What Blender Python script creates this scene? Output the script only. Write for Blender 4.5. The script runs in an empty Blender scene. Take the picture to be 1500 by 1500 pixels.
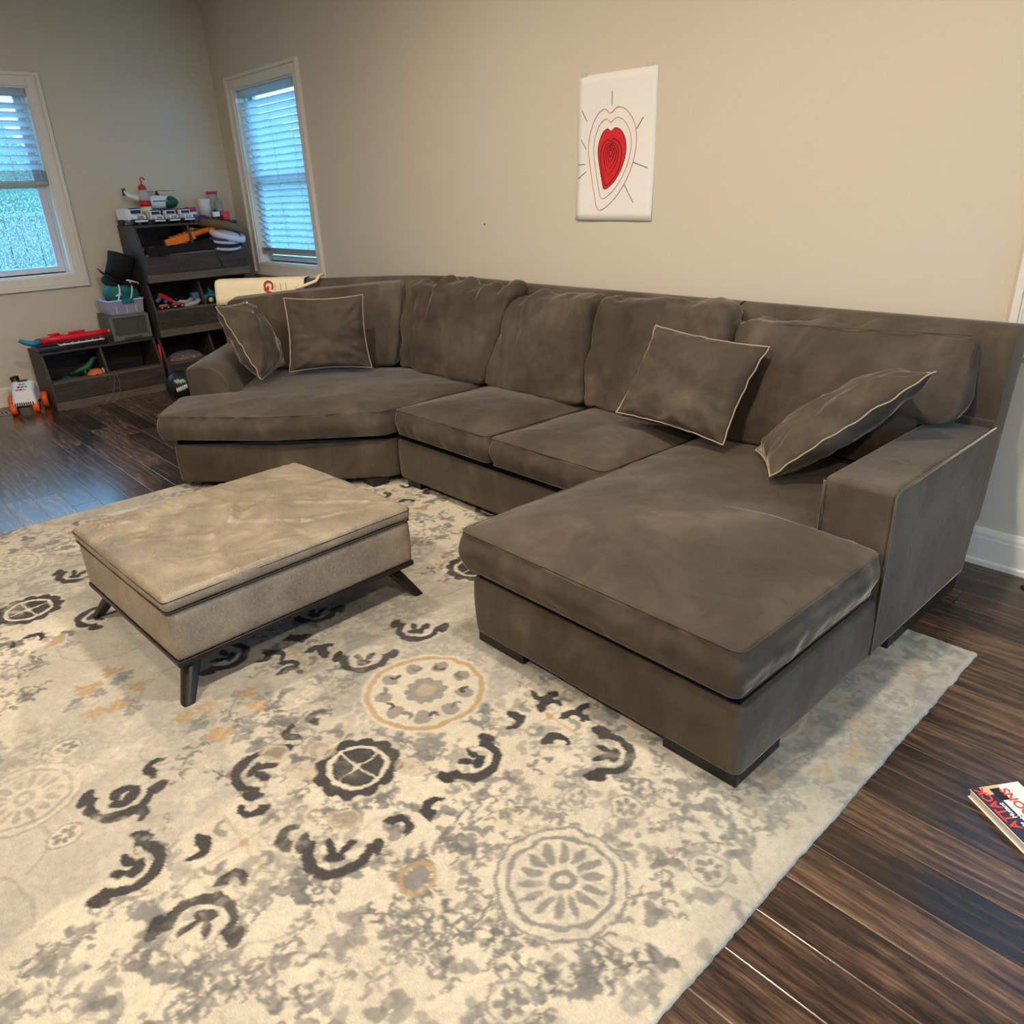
import bpy, bmesh, math, random
import numpy as np
from mathutils import Vector, Matrix, noise, Euler
C = bpy.context.scene.collection
SC = bpy.context.scene
PI = math.pi
random.seed(7)

# ------------------------------------------------------------------ materials
def srgb(r, g, b):
    f = lambda c: ((c/255)/12.92 if c/255 <= .04045 else ((c/255+.055)/1.055)**2.4)
    return (f(r), f(g), f(b), 1)
class NT:
    def __init__(s, name):
        s.m = bpy.data.materials.new(name); s.m.use_nodes = True
        s.t = s.m.node_tree; s.t.nodes.clear()
        s.out = s.t.nodes.new('ShaderNodeOutputMaterial')
    def n(s, typ, props=None, **ins):
        nd = s.t.nodes.new('ShaderNode'+typ)
        for k, v in (props or {}).items(): setattr(nd, k, v)
        for k, v in ins.items():
            key = int(k[1:]) if k[0] == 'i' and k[1:].isdigit() else k.replace('_', ' ')
            s.set(nd, key, v)
        return nd
    def set(s, nd, key, v):
        if isinstance(v, bpy.types.NodeSocket): s.t.links.new(v, nd.inputs[key])
        elif isinstance(v, bpy.types.Node): s.t.links.new(v.outputs[0], nd.inputs[key])
        else: nd.inputs[key].default_value = v
    def math(s, op, a, b=0.0, c=None):
        nd = s.n('Math', {'operation': op}, i0=a, i1=b)
        if c is not None: s.set(nd, 2, c)
        return nd.outputs[0]
    def mix(s, f, a, b):
        nd = s.t.nodes.new('ShaderNodeMix'); nd.data_type = 'RGBA'
        s.set(nd, 0, f); s.set(nd, 6, a); s.set(nd, 7, b)
        return nd.outputs[2]
    def ramp(s, f, stops):
        nd = s.t.nodes.new('ShaderNodeValToRGB'); s.set(nd, 0, f)
        e = nd.color_ramp.elements
        while len(e) > 1: e.remove(e[-1])
        e[0].position = stops[0][0]; e[0].color = stops[0][1]
        for p, c in stops[1:]:
            x = e.new(p); x.color = c
        return nd.outputs[0]
    def noise(s, scale, detail=4, rough=.5, vec=None, dist=0):
        nd = s.n('TexNoise', Scale=scale, Detail=detail, Roughness=rough, Distortion=dist)
        if vec is not None: s.set(nd, 'Vector', vec)
        return nd.outputs['Fac']
    def obj(s): return s.n('TexCoord').outputs['Object']
    def scaled(s, vec, sc):
        nd = s.n('Mapping', Vector=vec); nd.inputs['Scale'].default_value = sc; return nd.outputs[0]
    def bump(s, h, strength=.3, dist=.01):
        return s.n('Bump', Height=h, Strength=strength, Distance=dist).outputs[0]
    def principled(s, **ins):
        p = s.n('BsdfPrincipled', **ins); s.t.links.new(p.outputs[0], s.out.inputs[0]); return p
def ext(v): return (v, v, v, 1)

def plain(name, col, rough=.5, spec=.5, metal=0, bump=0, var=.06, scale=60):
    a = NT(name); v = a.obj(); nz = a.noise(scale, 3, .5, v)
    c1 = tuple(x*(1-var) for x in col[:3])+(1,); c2 = tuple(min(1, x*(1+var)) for x in col[:3])+(1,)
    p = a.principled(Base_Color=a.mix(nz, c1, c2), Roughness=rough, Metallic=metal)
    p.inputs['Specular IOR Level'].default_value = spec
    if bump: a.set(p, 'Normal', a.bump(nz, bump, .003))
    return a.m
def clearish(name, col, alpha=.35, rough=.15):
    a = NT(name)
    nz = a.noise(25, 2, .5, a.obj())
    p = a.n('BsdfPrincipled', Base_Color=col, Roughness=rough)
    t = a.n('BsdfTransparent', Color=tuple(.6+.4*x for x in col[:3])+(1,))
    m = a.n('MixShader', Fac=a.math('MULTIPLY_ADD', nz, .15, alpha), i1=t, i2=p)
    a.t.links.new(m.outputs[0], a.out.inputs[0]); return a.m

def velvet():
    a = NT('taupe_velvet'); v = a.obj()
    big = a.noise(2.4, 4, .55, v, .6)
    streak = a.noise(7, 4, .6, a.scaled(v, (1, 1, .4)), 1.6)
    f = a.math('MULTIPLY_ADD', a.math('SUBTRACT', streak, .5), .42, big)
    col = a.ramp(f, [(.28, srgb(62, 54, 46)), (.46, srgb(73, 64, 54)), (.58, srgb(82, 73, 62)), (.72, srgb(96, 86, 73)), (.85, srgb(112, 101, 87))])
    fine = a.noise(420, 2, .6, v)
    h = a.math('ADD', a.math('MULTIPLY', fine, .2), a.noise(11, 4, .6, v, 1.4))
    p = a.principled(Base_Color=col, Roughness=.82, Normal=a.bump(h, .17, .012))
    p.inputs['Specular IOR Level'].default_value = .2
    p.inputs['Sheen Weight'].default_value = 1.0
    p.inputs['Sheen Roughness'].default_value = .28
    p.inputs['Sheen Tint'].default_value = srgb(215, 205, 195)
    return a.m
def leather():
    a = NT('distressed_tan_leather'); v = a.obj()
    big = a.noise(6, 5, .6, v, .5)
    scr = a.noise(34, 6, .7, v, 3.5)
    lines = a.ramp(a.math('ABSOLUTE', a.math('SUBTRACT', scr, .5)), [(0, ext(1)), (.012, ext(.6)), (.03, ext(0))])
    col = a.ramp(big, [(.3, srgb(106, 96, 82)), (.5, srgb(130, 117, 99)), (.7, srgb(156, 142, 120))])
    col = a.mix(a.math('MULTIPLY', lines, .5), col, srgb(192, 178, 154))
    fine = a.noise(240, 3, .6, v)
    p = a.principled(Base_Color=col, Roughness=a.math('MULTIPLY_ADD', big, .2, .3),
                     Normal=a.bump(a.math('ADD', a.math('MULTIPLY', fine, .3), scr), .12, .006))
    p.inputs['Specular IOR Level'].default_value = .45
    return a.m
def floor_mat():
    a = NT('dark_oak_planks'); v = a.obj(); sp = a.n('SeparateXYZ', Vector=v)
    x, y = sp.outputs[0], sp.outputs[1]
    yy = a.math('DIVIDE', a.math('SUBTRACT', y, .013), .125)
    row = a.math('FLOOR', yy)
    r1 = a.n('TexWhiteNoise', {'noise_dimensions': '1D'}, W=row).outputs[0]
    xx = a.math('ADD', a.math('DIVIDE', x, 1.15), a.math('MULTIPLY', r1, 7.3))
    colm = a.math('FLOOR', xx)
    cv = a.n('CombineXYZ', X=row, Y=colm)
    pid = a.n('TexWhiteNoise', {'noise_dimensions': '2D'}, Vector=cv).outputs[0]
    fy = a.math('FRACT', yy); fx = a.math('FRACT', xx)
    gy = a.math('MINIMUM', fy, a.math('SUBTRACT', 1, fy)); gx = a.math('MINIMUM', fx, a.math('SUBTRACT', 1, fx))
    gm = a.math('MINIMUM', a.math('MULTIPLY', gy, .125), a.math('MULTIPLY', gx, 1.15))
    gap = a.ramp(a.math('MULTIPLY', gm, 100), [(.08, ext(0)), (.3, ext(1))])
    sx = a.ramp(a.math('MULTIPLY', gx, 115), [(.15, ext(1)), (.42, ext(0))]); sy = a.ramp(a.math('MULTIPLY', gy, 12.5), [(.05, ext(1)), (.16, ext(0))])
    off = a.n('CombineXYZ', X=a.math('MULTIPLY', pid, 13.0), Y=a.math('MULTIPLY', pid, 31.0), Z=0.0)
    vv = a.n('VectorMath', {'operation': 'ADD'}, i0=v, i1=off).outputs[0]
    grain = a.noise(9, 5, .6, a.scaled(vv, (.5, 3.5, 1)), 2.2)
    wv = a.n('TexWave', {'wave_type': 'BANDS', 'bands_direction': 'Y'}, Vector=a.scaled(vv, (.22, 1, 1)), Scale=7, Distortion=14, Detail=4)
    wv.inputs['Detail Scale'].default_value = 1.1
    fineg = a.noise(60, 3, .6, a.scaled(vv, (.12, 3.2, 1)), .3)
    g = a.math('ADD', a.math('MULTIPLY', grain, .5), a.math('MULTIPLY', wv.outputs['Fac'], .12)); g = a.math('ADD', g, a.math('MULTIPLY', fineg, .38))
    g = a.math('ADD', g, a.math('MULTIPLY', a.math('SUBTRACT', pid, .5), .2))
    blot = a.noise(2.6, 4, .6, vv, 1)
    g = a.math('ADD', g, a.math('MULTIPLY', a.math('SUBTRACT', blot, .5), .35))
    col = a.ramp(g, [(.32, srgb(30, 22, 19)), (.44, srgb(52, 38, 31)), (.54, srgb(74, 55, 43)), (.68, srgb(110, 84, 62))])
    col = a.mix(a.math('MULTIPLY', sy, .8), col, srgb(132, 104, 78)); col = a.mix(sx, col, srgb(20, 14, 12))  # row seams tinted pale, bevel highlights put into the colour
    h = a.math('ADD', a.math('MULTIPLY', g, .12), a.math('MULTIPLY', gap, 1))
    p = a.principled(Base_Color=col, Roughness=a.math('MULTIPLY_ADD', g, .22, .12), Normal=a.bump(h, .35, .0022))
    p.inputs['Specular IOR Level'].default_value = .6
    return a.m
def rug_mat():
    a = NT('faded_suzani_rug_pile'); v = a.obj()
    c = a.n('VertexColor', {'layer_name': 'pattern'}).outputs[0]
    weave = a.noise(210, 2, .7, a.scaled(v, (.6, 1.6, 1)))
    mott = a.noise(5, 5, .65, v)
    k = a.math('ADD', a.math('MULTIPLY', weave, .5), a.math('MULTIPLY', mott, .42))
    col = a.mix(a.ramp(k, [(.3, ext(.0)), (.62, ext(1))]), a.mix(.42, c, srgb(112, 106, 98)), c)
    p = a.principled(Base_Color=col, Roughness=.95, Normal=a.bump(weave, .5, .006))
    p.inputs['Specular IOR Level'].default_value = .1
    return a.m
def wood(name, dark, mid, light, axis='Y', rough=.55):
    a = NT(name); v = a.obj()
    sc = {'X': (.5, 7, 7), 'Y': (7, .5, 7), 'Z': (7, 7, .5)}[axis]
    g = a.noise(9, 6, .68, a.scaled(v, sc), .6)
    p = a.principled(Base_Color=a.ramp(g, [(.28, dark), (.5, mid), (.72, light)]), Roughness=rough, Normal=a.bump(g, .12, .003))
    p.inputs['Specular IOR Level'].default_value = .35
    return a.m
def glass_mat():
    a = NT('rain_speckled_glass'); v = a.obj()
    dr = a.n('TexVoronoi', Vector=a.scaled(v, (1, 1, .7)), Scale=85); 
    nz = a.noise(45, 5, .7, v)
    f = a.math('MULTIPLY', a.ramp(dr.outputs['Distance'], [(.22, ext(1)), (.5, ext(0))]), a.ramp(nz, [(.36, ext(0)), (.5, ext(1))]))
    t = a.n('BsdfTransparent', Color=a.mix(f, ext(.93), srgb(205, 232, 246)))
    g = a.n('BsdfGlossy', Roughness=.08)
    tr = a.n('BsdfTranslucent', Color=srgb(225, 240, 250))
    m1 = a.n('MixShader', Fac=a.math('MULTIPLY', f, .5), i1=t, i2=tr)
    m = a.n('MixShader', Fac=.05, i1=m1, i2=g)
    a.t.links.new(m.outputs[0], a.out.inputs[0]); return a.m
def blind_mat():
    a = NT('white_blind_slat'); nz = a.noise(8, 3, .5, a.obj())
    c = a.mix(nz, srgb(222, 220, 214), srgb(236, 234, 230))
    p = a.n('BsdfPrincipled', Base_Color=c, Roughness=.45)
    tr = a.n('BsdfTranslucent', Color=srgb(225, 235, 240))
    m = a.n('MixShader', Fac=.62, i1=p, i2=tr)
    a.t.links.new(m.outputs[0], a.out.inputs[0]); return a.m
def wall_mat():
    a = NT('greige_wall_paint'); v = a.obj()
    nz = a.noise(1.5, 3, .5, v); f = a.noise(260, 3, .6, v)
    p = a.principled(Base_Color=a.mix(nz, srgb(206, 196, 178), srgb(211, 202, 184)), Roughness=.7, Normal=a.bump(f, .06, .002))
    p.inputs['Specular IOR Level'].default_value = .25
    return a.m
M = {}
M['velvet'] = velvet(); M['leather'] = leather(); M['floor'] = floor_mat(); M['rug'] = rug_mat()
M['wall'] = wall_mat(); M['glass'] = glass_mat(); M['blind'] = blind_mat()
M['trim'] = plain('white_trim_paint', srgb(226, 219, 208), .4, .4, var=.02)
M['ceil'] = plain('white_ceiling_paint', srgb(230, 226, 218), .8, .2, var=.02)
M['vinyl'] = plain('white_vinyl_sash', srgb(205, 208, 216), .35, .5, var=.02)
M['rail'] = plain('beige_blind_rail', srgb(176, 171, 158), .5, .3)
M['shelf'] = wood('grey_brown_laminate', srgb(44, 40, 38), srgb(62, 56, 53), srgb(84, 77, 72), 'Y'); M['edge'] = wood('pale_laminate_edge', srgb(78, 71, 65), srgb(98, 90, 82), srgb(116, 107, 98), 'Y')
M['espresso'] = wood('espresso_wood', srgb(22, 15, 13), srgb(32, 23, 20), srgb(46, 34, 29), 'X', .35)
M['black_wood'] = plain('black_painted_wood', srgb(20, 17, 17), .35, .5)
M['piping'] = plain('pale_tan_piping', srgb(158, 142, 120), .8, .2, bump=.3, scale=300)
M['thread'] = plain('dark_seam_thread', srgb(66, 55, 44), .8, .2)
M['gap_shade'] = plain('black_gap_shade', srgb(14, 13, 13), .9, .1)
def P(name, r, g, b, rough=.4, **k):
    if name not in M: M[name] = plain(name, srgb(r, g, b), rough, **k)
    return M[name]

# ------------------------------------------------------------------ helpers
def link(name, me, m=None, parent=None, smooth=False, keep=False):
    o = bpy.data.objects.new(name, me); C.objects.link(o)
    if m is not None and not keep: me.materials.append(m)
    if smooth:
        for p in me.polygons: p.use_smooth = True
    if parent is not None: o.parent = parent
    return o
def tag(o, label=None, cat=None, group=None, kind=None):
    if label: o['label'] = label
    if cat: o['category'] = cat
    if group: o['group'] = group
    if kind: o['kind'] = kind
    return o
def thing(name, label, cat, loc=(0, 0, 0), rz=0, group=None, rot=None):
    o = bpy.data.objects.new(name, None); C.objects.link(o)
    o.location = loc; o.rotation_euler = rot if rot else (0, 0, rz); o.empty_display_size = .05
    return tag(o, label, cat, group)
class MB:
    def __init__(s): s.v = []; s.f = []
    def add(s, vs, fs, T=None):
        b = len(s.v)
        s.v += [tuple(T @ Vector(p)) if T is not None else tuple(p) for p in vs]
        s.f += [tuple(i+b for i in f) for f in fs]; return s
    def box(s, x0, x1, y0, y1, z0, z1, T=None):
        return s.add([(x0, y0, z0), (x1, y0, z0), (x1, y1, z0), (x0, y1, z0), (x0, y0, z1), (x1, y0, z1), (x1, y1, z1), (x0, y1, z1)],
                     [(3, 2, 1, 0), (4, 5, 6, 7), (0, 1, 5, 4), (1, 2, 6, 5), (2, 3, 7, 6), (3, 0, 4, 7)], T)
    def prism(s, pts, z0, z1, T=None):          # pts counter-clockwise in xy
        n = len(pts)
        return s.add([(x, y, z0) for x, y in pts]+[(x, y, z1) for x, y in pts],
                     [tuple(range(n-1, -1, -1)), tuple(range(n, 2*n))]+[(i, (i+1) % n, n+(i+1) % n, n+i) for i in range(n)], T)
    def lathe(s, prof, n=20, T=None):           # prof: (r, z) bottom to top
        vs = []; fs = []
        for r, z in prof:
            for i in range(n):
                a = 2*PI*i/n; vs.append((max(r, 1e-5)*math.cos(a), max(r, 1e-5)*math.sin(a), z))
        for k in range(len(prof)-1):
            for i in range(n):
                j = (i+1) % n; fs.append((k*n+i, k*n+j, (k+1)*n+j, (k+1)*n+i))
        fs.append(tuple(range(n-1, -1, -1))); fs.append(tuple((len(prof)-1)*n+i for i in range(n)))
        return s.add(vs, fs, T)
    def tube(s, pts, r, n=8, closed=False, T=None):
        pts = [Vector(p) for p in pts]; N = len(pts); rs = r if isinstance(r, (list, tuple)) else [r]*N
        vs = []; fs = []; up = None
        for i in range(N):
            a = pts[(i-1) % N] if (closed or i > 0) else pts[i]; b = pts[(i+1) % N] if (closed or i < N-1) else pts[i]
            t = (b-a).normalized()
            if up is None: up = Vector((0, 0, 1)) if abs(t.z) < .9 else Vector((1, 0, 0))
            sd = t.cross(up).normalized(); up = sd.cross(t).normalized()
            for k in range(n):
                an = 2*PI*k/n; vs.append(tuple(pts[i]+(sd*math.cos(an)+up*math.sin(an))*rs[i]))
        for i in range(N if closed else N-1):
            j = (i+1) % N
            for k in range(n): fs.append((i*n+k, i*n+(k+1) % n, j*n+(k+1) % n, j*n+k))
        if not closed: fs.append(tuple(range(n-1, -1, -1))); fs.append(tuple((N-1)*n+k for k in range(n)))
        return s.add(vs, fs, T)
    def ball(s, c, r, T=None, n=16):
        rx, ry, rz = (r, r, r) if not isinstance(r, (tuple, list)) else r
        TT = Matrix.Translation(c) @ Matrix.Diagonal((rx, ry, rz, 1))
        if T is not None: TT = T @ TT
        m = n//2
        return s.lathe([(math.sin(PI*k/m), -math.cos(PI*k/m)) for k in range(m+1)], n, TT)
    def mesh(s, name):
        me = bpy.data.meshes.new(name); me.from_pydata(s.v, [], s.f); me.update(); return me
    def build(s, name, m, parent=None, smooth=False, bevel=0, seg=2):
        o = link(name, s.mesh(name), m, parent, smooth)
        if bevel:
            b = o.modifiers.new('bevel', 'BEVEL'); b.width = bevel; b.segments = seg; b.limit_method = 'ANGLE'; b.angle_limit = .6
            if smooth: b.harden_normals = False
            for p in o.data.polygons: p.use_smooth = True
            try: o.data.set_sharp_from_angle(angle=.7)
            except Exception: pass
        return o
def boxo(name, x0, x1, y0, y1, z0, z1, m, parent=None, bevel=0, T=None): return MB().box(x0, x1, y0, y1, z0, z1, T).build(name, m, parent, bevel=bevel)
def TR(loc, rx=0, ry=0, rz=0, s=1): return Matrix.Translation(loc) @ Euler((rx, ry, rz)).to_matrix().to_4x4() @ Matrix.Scale(s, 4)
def dup(root, loc, rz=None, label=None, group=None):
    r = root.copy(); C.objects.link(r); r.location = loc
    if rz is not None: r.rotation_euler = (0, 0, rz)
    if label: r['label'] = label
    if group: r['group'] = group
    for ch in list(root.children):
        c = ch.copy(); C.objects.link(c); c.parent = r
        for g in ch.children:
            d = g.copy(); C.objects.link(d); d.parent = c
    return r
def text(name, body, size, mat4, m, parent=None, ext_=.0003, space=1):
    cu = bpy.data.curves.new(name, 'FONT'); cu.body = body; cu.size = size; cu.extrude = ext_; cu.offset = size*.022; cu.space_character = space
    cu.materials.append(m); t_ = bpy.data.objects.new(name+'_curve', cu); me = bpy.data.meshes.new_from_object(t_); bpy.data.objects.remove(t_)
    o = bpy.data.objects.new(name, me); C.objects.link(o); o.matrix_world = mat4
    if parent is not None: o.parent = parent
    return o
def fbm(p, o=4): return noise.fractal(Vector(p), 1.0, 2.0, o)
def wrinkle(me, f):                              # move each vertex along its normal by f(co, normal)
    ns = [v.normal.copy() for v in me.vertices]
    for v, n in zip(me.vertices, ns): v.co += n*f(v.co, n)
    me.update()

def fillet(pts, rad, step=.015):
    """closed outline with rounded corners, evenly sampled"""
    n = len(pts); out = []
    for i in range(n):
        p = Vector(pts[i][:2]); a = Vector(pts[i-1][:2]); b = Vector(pts[(i+1) % n][:2])
        r = pts[i][2] if len(pts[i]) > 2 else rad
        d1 = (a-p); d2 = (b-p); l = min(r, d1.length*.45, d2.length*.45)
        s = p+d1.normalized()*l; e = p+d2.normalized()*l
        for k in range(7):
            t = k/6; out.append((1-t)**2*s+2*t*(1-t)*p+t*t*e)
    res = []
    for i in range(len(out)):
        a = out[i]; b = out[(i+1) % len(out)]; L = (b-a).length
        k = max(1, int(L/step)) if L > 1e-6 else 0
        for j in range(k): res.append(a.lerp(b, j/k))
    return res
def outline_cushion(name, pts, z0, z1, r=.03, crown=.03, mat=None, parent=None, corner=.05, cen=None, fmap=None, wr=None, bulge=.008, step=.02, tuck=0, bottom_crown=0, seams=True, pipe='velvet'):
    o = fillet(pts, corner, step); N = len(o)
    c = Vector(cen) if cen else sum(o, Vector((0, 0)))/N
    rings = []
    H = z1-z0
    for k in range(0, 5): rings.append((.0+ .22*k, None, z0-bottom_crown*(1-(.22*k)**2)))
    q = 6
    for k in range(q+1):
        a = PI/2*k/q; rings.append((None, r*(1-math.sin(a)), z0+r*(1-math.cos(a))))
    m = 6
    for k in range(1, m):
        t = k/m; rings.append((None, -bulge*math.sin(PI*t), z0+r+(H-2*r)*t))
    for k in range(q+1):
        a = PI/2*k/q; rings.append((None, r*(1-math.cos(a)), z1-r+r*math.sin(a)))
    K = 26
    for k in range(1, K+1): rings.append((1-k/K, r, None))
    vs = []
    for (s, inset, z) in rings:
        for p in o:
            d = p-c; L = d.length
            if inset is None: q2 = c+d*(s*(L-r)/L); zz = z
            elif z is None:
                base = (L-r)/L; q2 = c+d*(s*base)
                zz = z1+crown*(1-s**2.6)
            else: q2 = c+d*((L-inset)/L); zz = z
            vs.append((q2.x, q2.y, zz))
    fs = []
    for k in range(len(rings)-1):
        for i in range(N):
            j = (i+1) % N; fs.append((k*N+i, k*N+j, (k+1)*N+j, (k+1)*N+i))
    if fmap: vs2 = [fmap(*v) for v in vs]
    else: vs2 = vs
    me = bpy.data.meshes.new(name); me.from_pydata(vs2, [], fs); me.update()
    bm = bmesh.new(); bm.from_mesh(me); bmesh.ops.remove_doubles(bm, verts=bm.verts, dist=1e-5); bmesh.ops.recalc_face_normals(bm, faces=bm.faces); bm.to_mesh(me); bm.free()
    if wr: wrinkle(me, wr)
    ob = link(name, me, mat, parent, True)
    if seams:
        for zz, nm in ((z1-r*.25, 'seam'), (z0+r*.25, 'seam')):
            pp = [(p.x-(p-c).normalized().x*r*.18, p.y-(p-c).normalized().y*r*.18, zz) for p in o]
            if fmap: pp = [fmap(*x) for x in pp]
            MB().tube(pp, .0018, 6, True).build('seam', M[pipe], ob, True)
    return ob
def soft_box(name, cor, r=.04, bulge=(.0, .05, .02), n=(26, 6, 22), mat=None, parent=None, wr=None, post=None):
    """cor: 8 corners in order (x0y0z0,x1y0z0,x1y1z0,x0y1z0, then z1); y0 is the front"""
    cor = [Vector(p) for p in cor]
    W = ((cor[1]-cor[0]).length+(cor[5]-cor[4]).length)/2; D = ((cor[3]-cor[0]).length+(cor[7]-cor[4]).length)/2; H = ((cor[4]-cor[0]).length+(cor[5]-cor[1]).length)/2
    dims = (W, D, H); idx = {}; vs = []; fs = []
    def sp(i, n_, L):                            # denser towards the edges
        t = i/n_; return (.5-.5*math.cos(PI*t))*.55+t*.45
    def vert(i, j, k):
        key = (i, j, k)
        if key in idx: return idx[key]
        t = [sp(i, n[0], W), sp(j, n[1], D), sp(k, n[2], H)]
        p = [(t[a]-.5)*dims[a] for a in range(3)]
        q = [max(-dims[a]/2+r, min(dims[a]/2-r, p[a])) for a in range(3)]
        d = Vector([p[a]-q[a] for a in range(3)])
        if d.length > 1e-9: d = d.normalized()*r
        p = [q[a]+d[a] for a in range(3)]
        u = [2*p[a]/dims[a] for a in range(3)]
        g = [1-min(1, abs(x))**2.4 for x in u]
        p[1] += bulge[1]*u[1]*g[0]*g[2]; p[2] += bulge[2]*u[2]*g[0]; p[0] += bulge[0]*u[0]*g[2]
        t = [p[a]/dims[a]+.5 for a in range(3)]
        a, b, c_ = t
        P0 = cor[0].lerp(cor[1], a); P1 = cor[3].lerp(cor[2], a); P2 = cor[4].lerp(cor[5], a); P3 = cor[7].lerp(cor[6], a)
        P_ = (P0.lerp(P1, b)).lerp(P2.lerp(P3, b), c_)
        if post: P_ = post(P_, t)
        vs.append(P_); idx[key] = len(vs)-1; return idx[key]
    def quad(a, b, c_, d): fs.append((vert(*a), vert(*b), vert(*c_), vert(*d)))
    I, J, K = n
    for i in range(I):
        for k in range(K):
            quad((i, 0, k), (i+1, 0, k), (i+1, 0, k+1), (i, 0, k+1)); quad((i+1, J, k), (i, J, k), (i, J, k+1), (i+1, J, k+1))
    for i in range(I):
        for j in range(J):
            quad((i, j+1, 0), (i+1, j+1, 0), (i+1, j, 0), (i, j, 0)); quad((i, j, K), (i+1, j, K), (i+1, j+1, K), (i, j+1, K))
    for j in range(J):
        for k in range(K):
            quad((0, j+1, k), (0, j, k), (0, j, k+1), (0, j+1, k+1)); quad((I, j, k), (I, j+1, k), (I, j+1, k+1), (I, j, k+1))
    me = bpy.data.meshes.new(name); me.from_pydata([tuple(v) for v in vs], [], fs); me.update()
    bm = bmesh.new(); bm.from_mesh(me); bmesh.ops.recalc_face_normals(bm, faces=bm.faces); bm.to_mesh(me); bm.free()
    if wr: wrinkle(me, wr)
    return link(name, me, mat, parent, True)

# ------------------------------------------------------------------ camera
YAW, PIT, ROL, FPX = -0.839769803, 0.403762537, -0.0421987655, 1110.53940
fw = Vector((math.sin(YAW)*math.cos(PIT), math.cos(YAW)*math.cos(PIT), -math.sin(PIT)))
rt = Vector((math.cos(YAW), -math.sin(YAW), 0)); up = rt.cross(fw)
R_ = rt*math.cos(ROL)+up*math.sin(ROL); U_ = -rt*math.sin(ROL)+up*math.cos(ROL)
cam = bpy.data.objects.new('camera', bpy.data.cameras.new('camera')); C.objects.link(cam)
cam.matrix_world = Matrix(((R_.x, U_.x, -fw.x, 0), (R_.y, U_.y, -fw.y, 0), (R_.z, U_.z, -fw.z, 1.45), (0, 0, 0, 1)))
cam.data.sensor_width = 36; cam.data.lens = FPX/1500*36; cam.data.clip_start = .05
SC.camera = cam

# ------------------------------------------------------------------ room shell
WY, XL, XR, YF, CH = 3.17, -7.12, 2.4, -3.2, 2.95
DY = (.3, 2.6)
def struct(o): o['kind'] = 'structure'; return o
struct(boxo('floor', XL-.15, XR+.15, YF-.15, WY+.15, -.1, 0, M['floor']))
struct(boxo('ceiling', XL-.15, XR+.15, YF-.15, WY+.15, CH, CH+.1, M['ceil']))
Z0, Z1 = .918, 2.28
w = MB()
W2 = (-6.755, -5.72); W3 = (-.73, .42)
for x0, x1 in ((XL-.15, W2[0]), (W2[1], W3[0]), (W3[1], XR+.15)): w.box(x0, x1, WY, WY+.15, 0, CH)
for a, b in (W2, W3): w.box(a, b, WY, WY+.15, 0, Z0); w.box(a, b, WY, WY+.15, Z1, CH)
struct(w.build('wall_back', M['wall']))
Y1 = (.42, 1.735); ZL0 = .945
w = MB()
for y0, y1 in ((YF-.15, Y1[0]), (Y1[1], WY)): w.box(XL-.15, XL, y0, y1, 0, CH)
w.box(XL-.15, XL, *Y1, 0, ZL0); w.box(XL-.15, XL, *Y1, Z1, CH)
struct(w.build('wall_left', M['wall']))
w = MB(); w.box(XR, XR+.15, YF-.15, DY[0], 0, CH); w.box(XR, XR+.15, DY[1], WY, 0, CH); w.box(XR, XR+.15, DY[0], DY[1], 2.08, CH); struct(w.build('wall_right', M['wall']))
dr_ = bpy.data.objects.new('assumed_door', None); C.objects.link(dr_); struct(dr_)  # unseen glazed door, assumed and sized to give cool light from the right
for nm, a_, b_, c_, d_ in (('casing', DY[0]-.08, DY[0], 0, 2.16), ('casing', DY[1], DY[1]+.08, 0, 2.16), ('casing', DY[0], DY[1], 2.08, 2.16)): struct(boxo(nm, XR-.018, XR, a_, b_, c_, d_, M['trim'], dr_, .003))
for a_, b_, c_, d_ in ((DY[0], DY[0]+.09, 0, 2.08), (DY[1]-.09, DY[1], 0, 2.08), (DY[0]+.09, DY[1]-.09, 0, .2), (DY[0]+.09, DY[1]-.09, 1.98, 2.08)): struct(boxo('door_frame', XR+.05, XR+.09, a_, b_, c_, d_, M['vinyl'], dr_))
struct(boxo('pane', XR+.066, XR+.072, DY[0]+.085, DY[1]-.085, .195, 1.985, M['glass'], dr_))
struct(boxo('wall_front', XL, XR, YF-.15, YF, 0, CH, M['wall']))
def baseboard(name, pts_fn):
    prof = [(0, 0), (.022, 0), (.022, .018), (.015, .026), (.015, .112), (.013, .118), (.013, .132), (.006, .15), (0, .152)]
    m = MB(); a, b = pts_fn
    n = len(prof)
    vs = [a(u, z) for u, z in prof]+[b(u, z) for u, z in prof]
    fs = [(i, (i+1) % n, n+(i+1) % n, n+i) for i in range(n)]+[tuple(range(n)), tuple(range(2*n-1, n-1, -1))]
    m.add(vs, fs); return struct(m.build(name, M['trim']))
baseboard('baseboard_back', (lambda u, z: (XL+.02, WY-u, z), lambda u, z: (XR, WY-u, z)))
baseboard('baseboard_left', (lambda u, z: (XL+u, YF, z), lambda u, z: (XL+u, WY-.02, z)))

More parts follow.
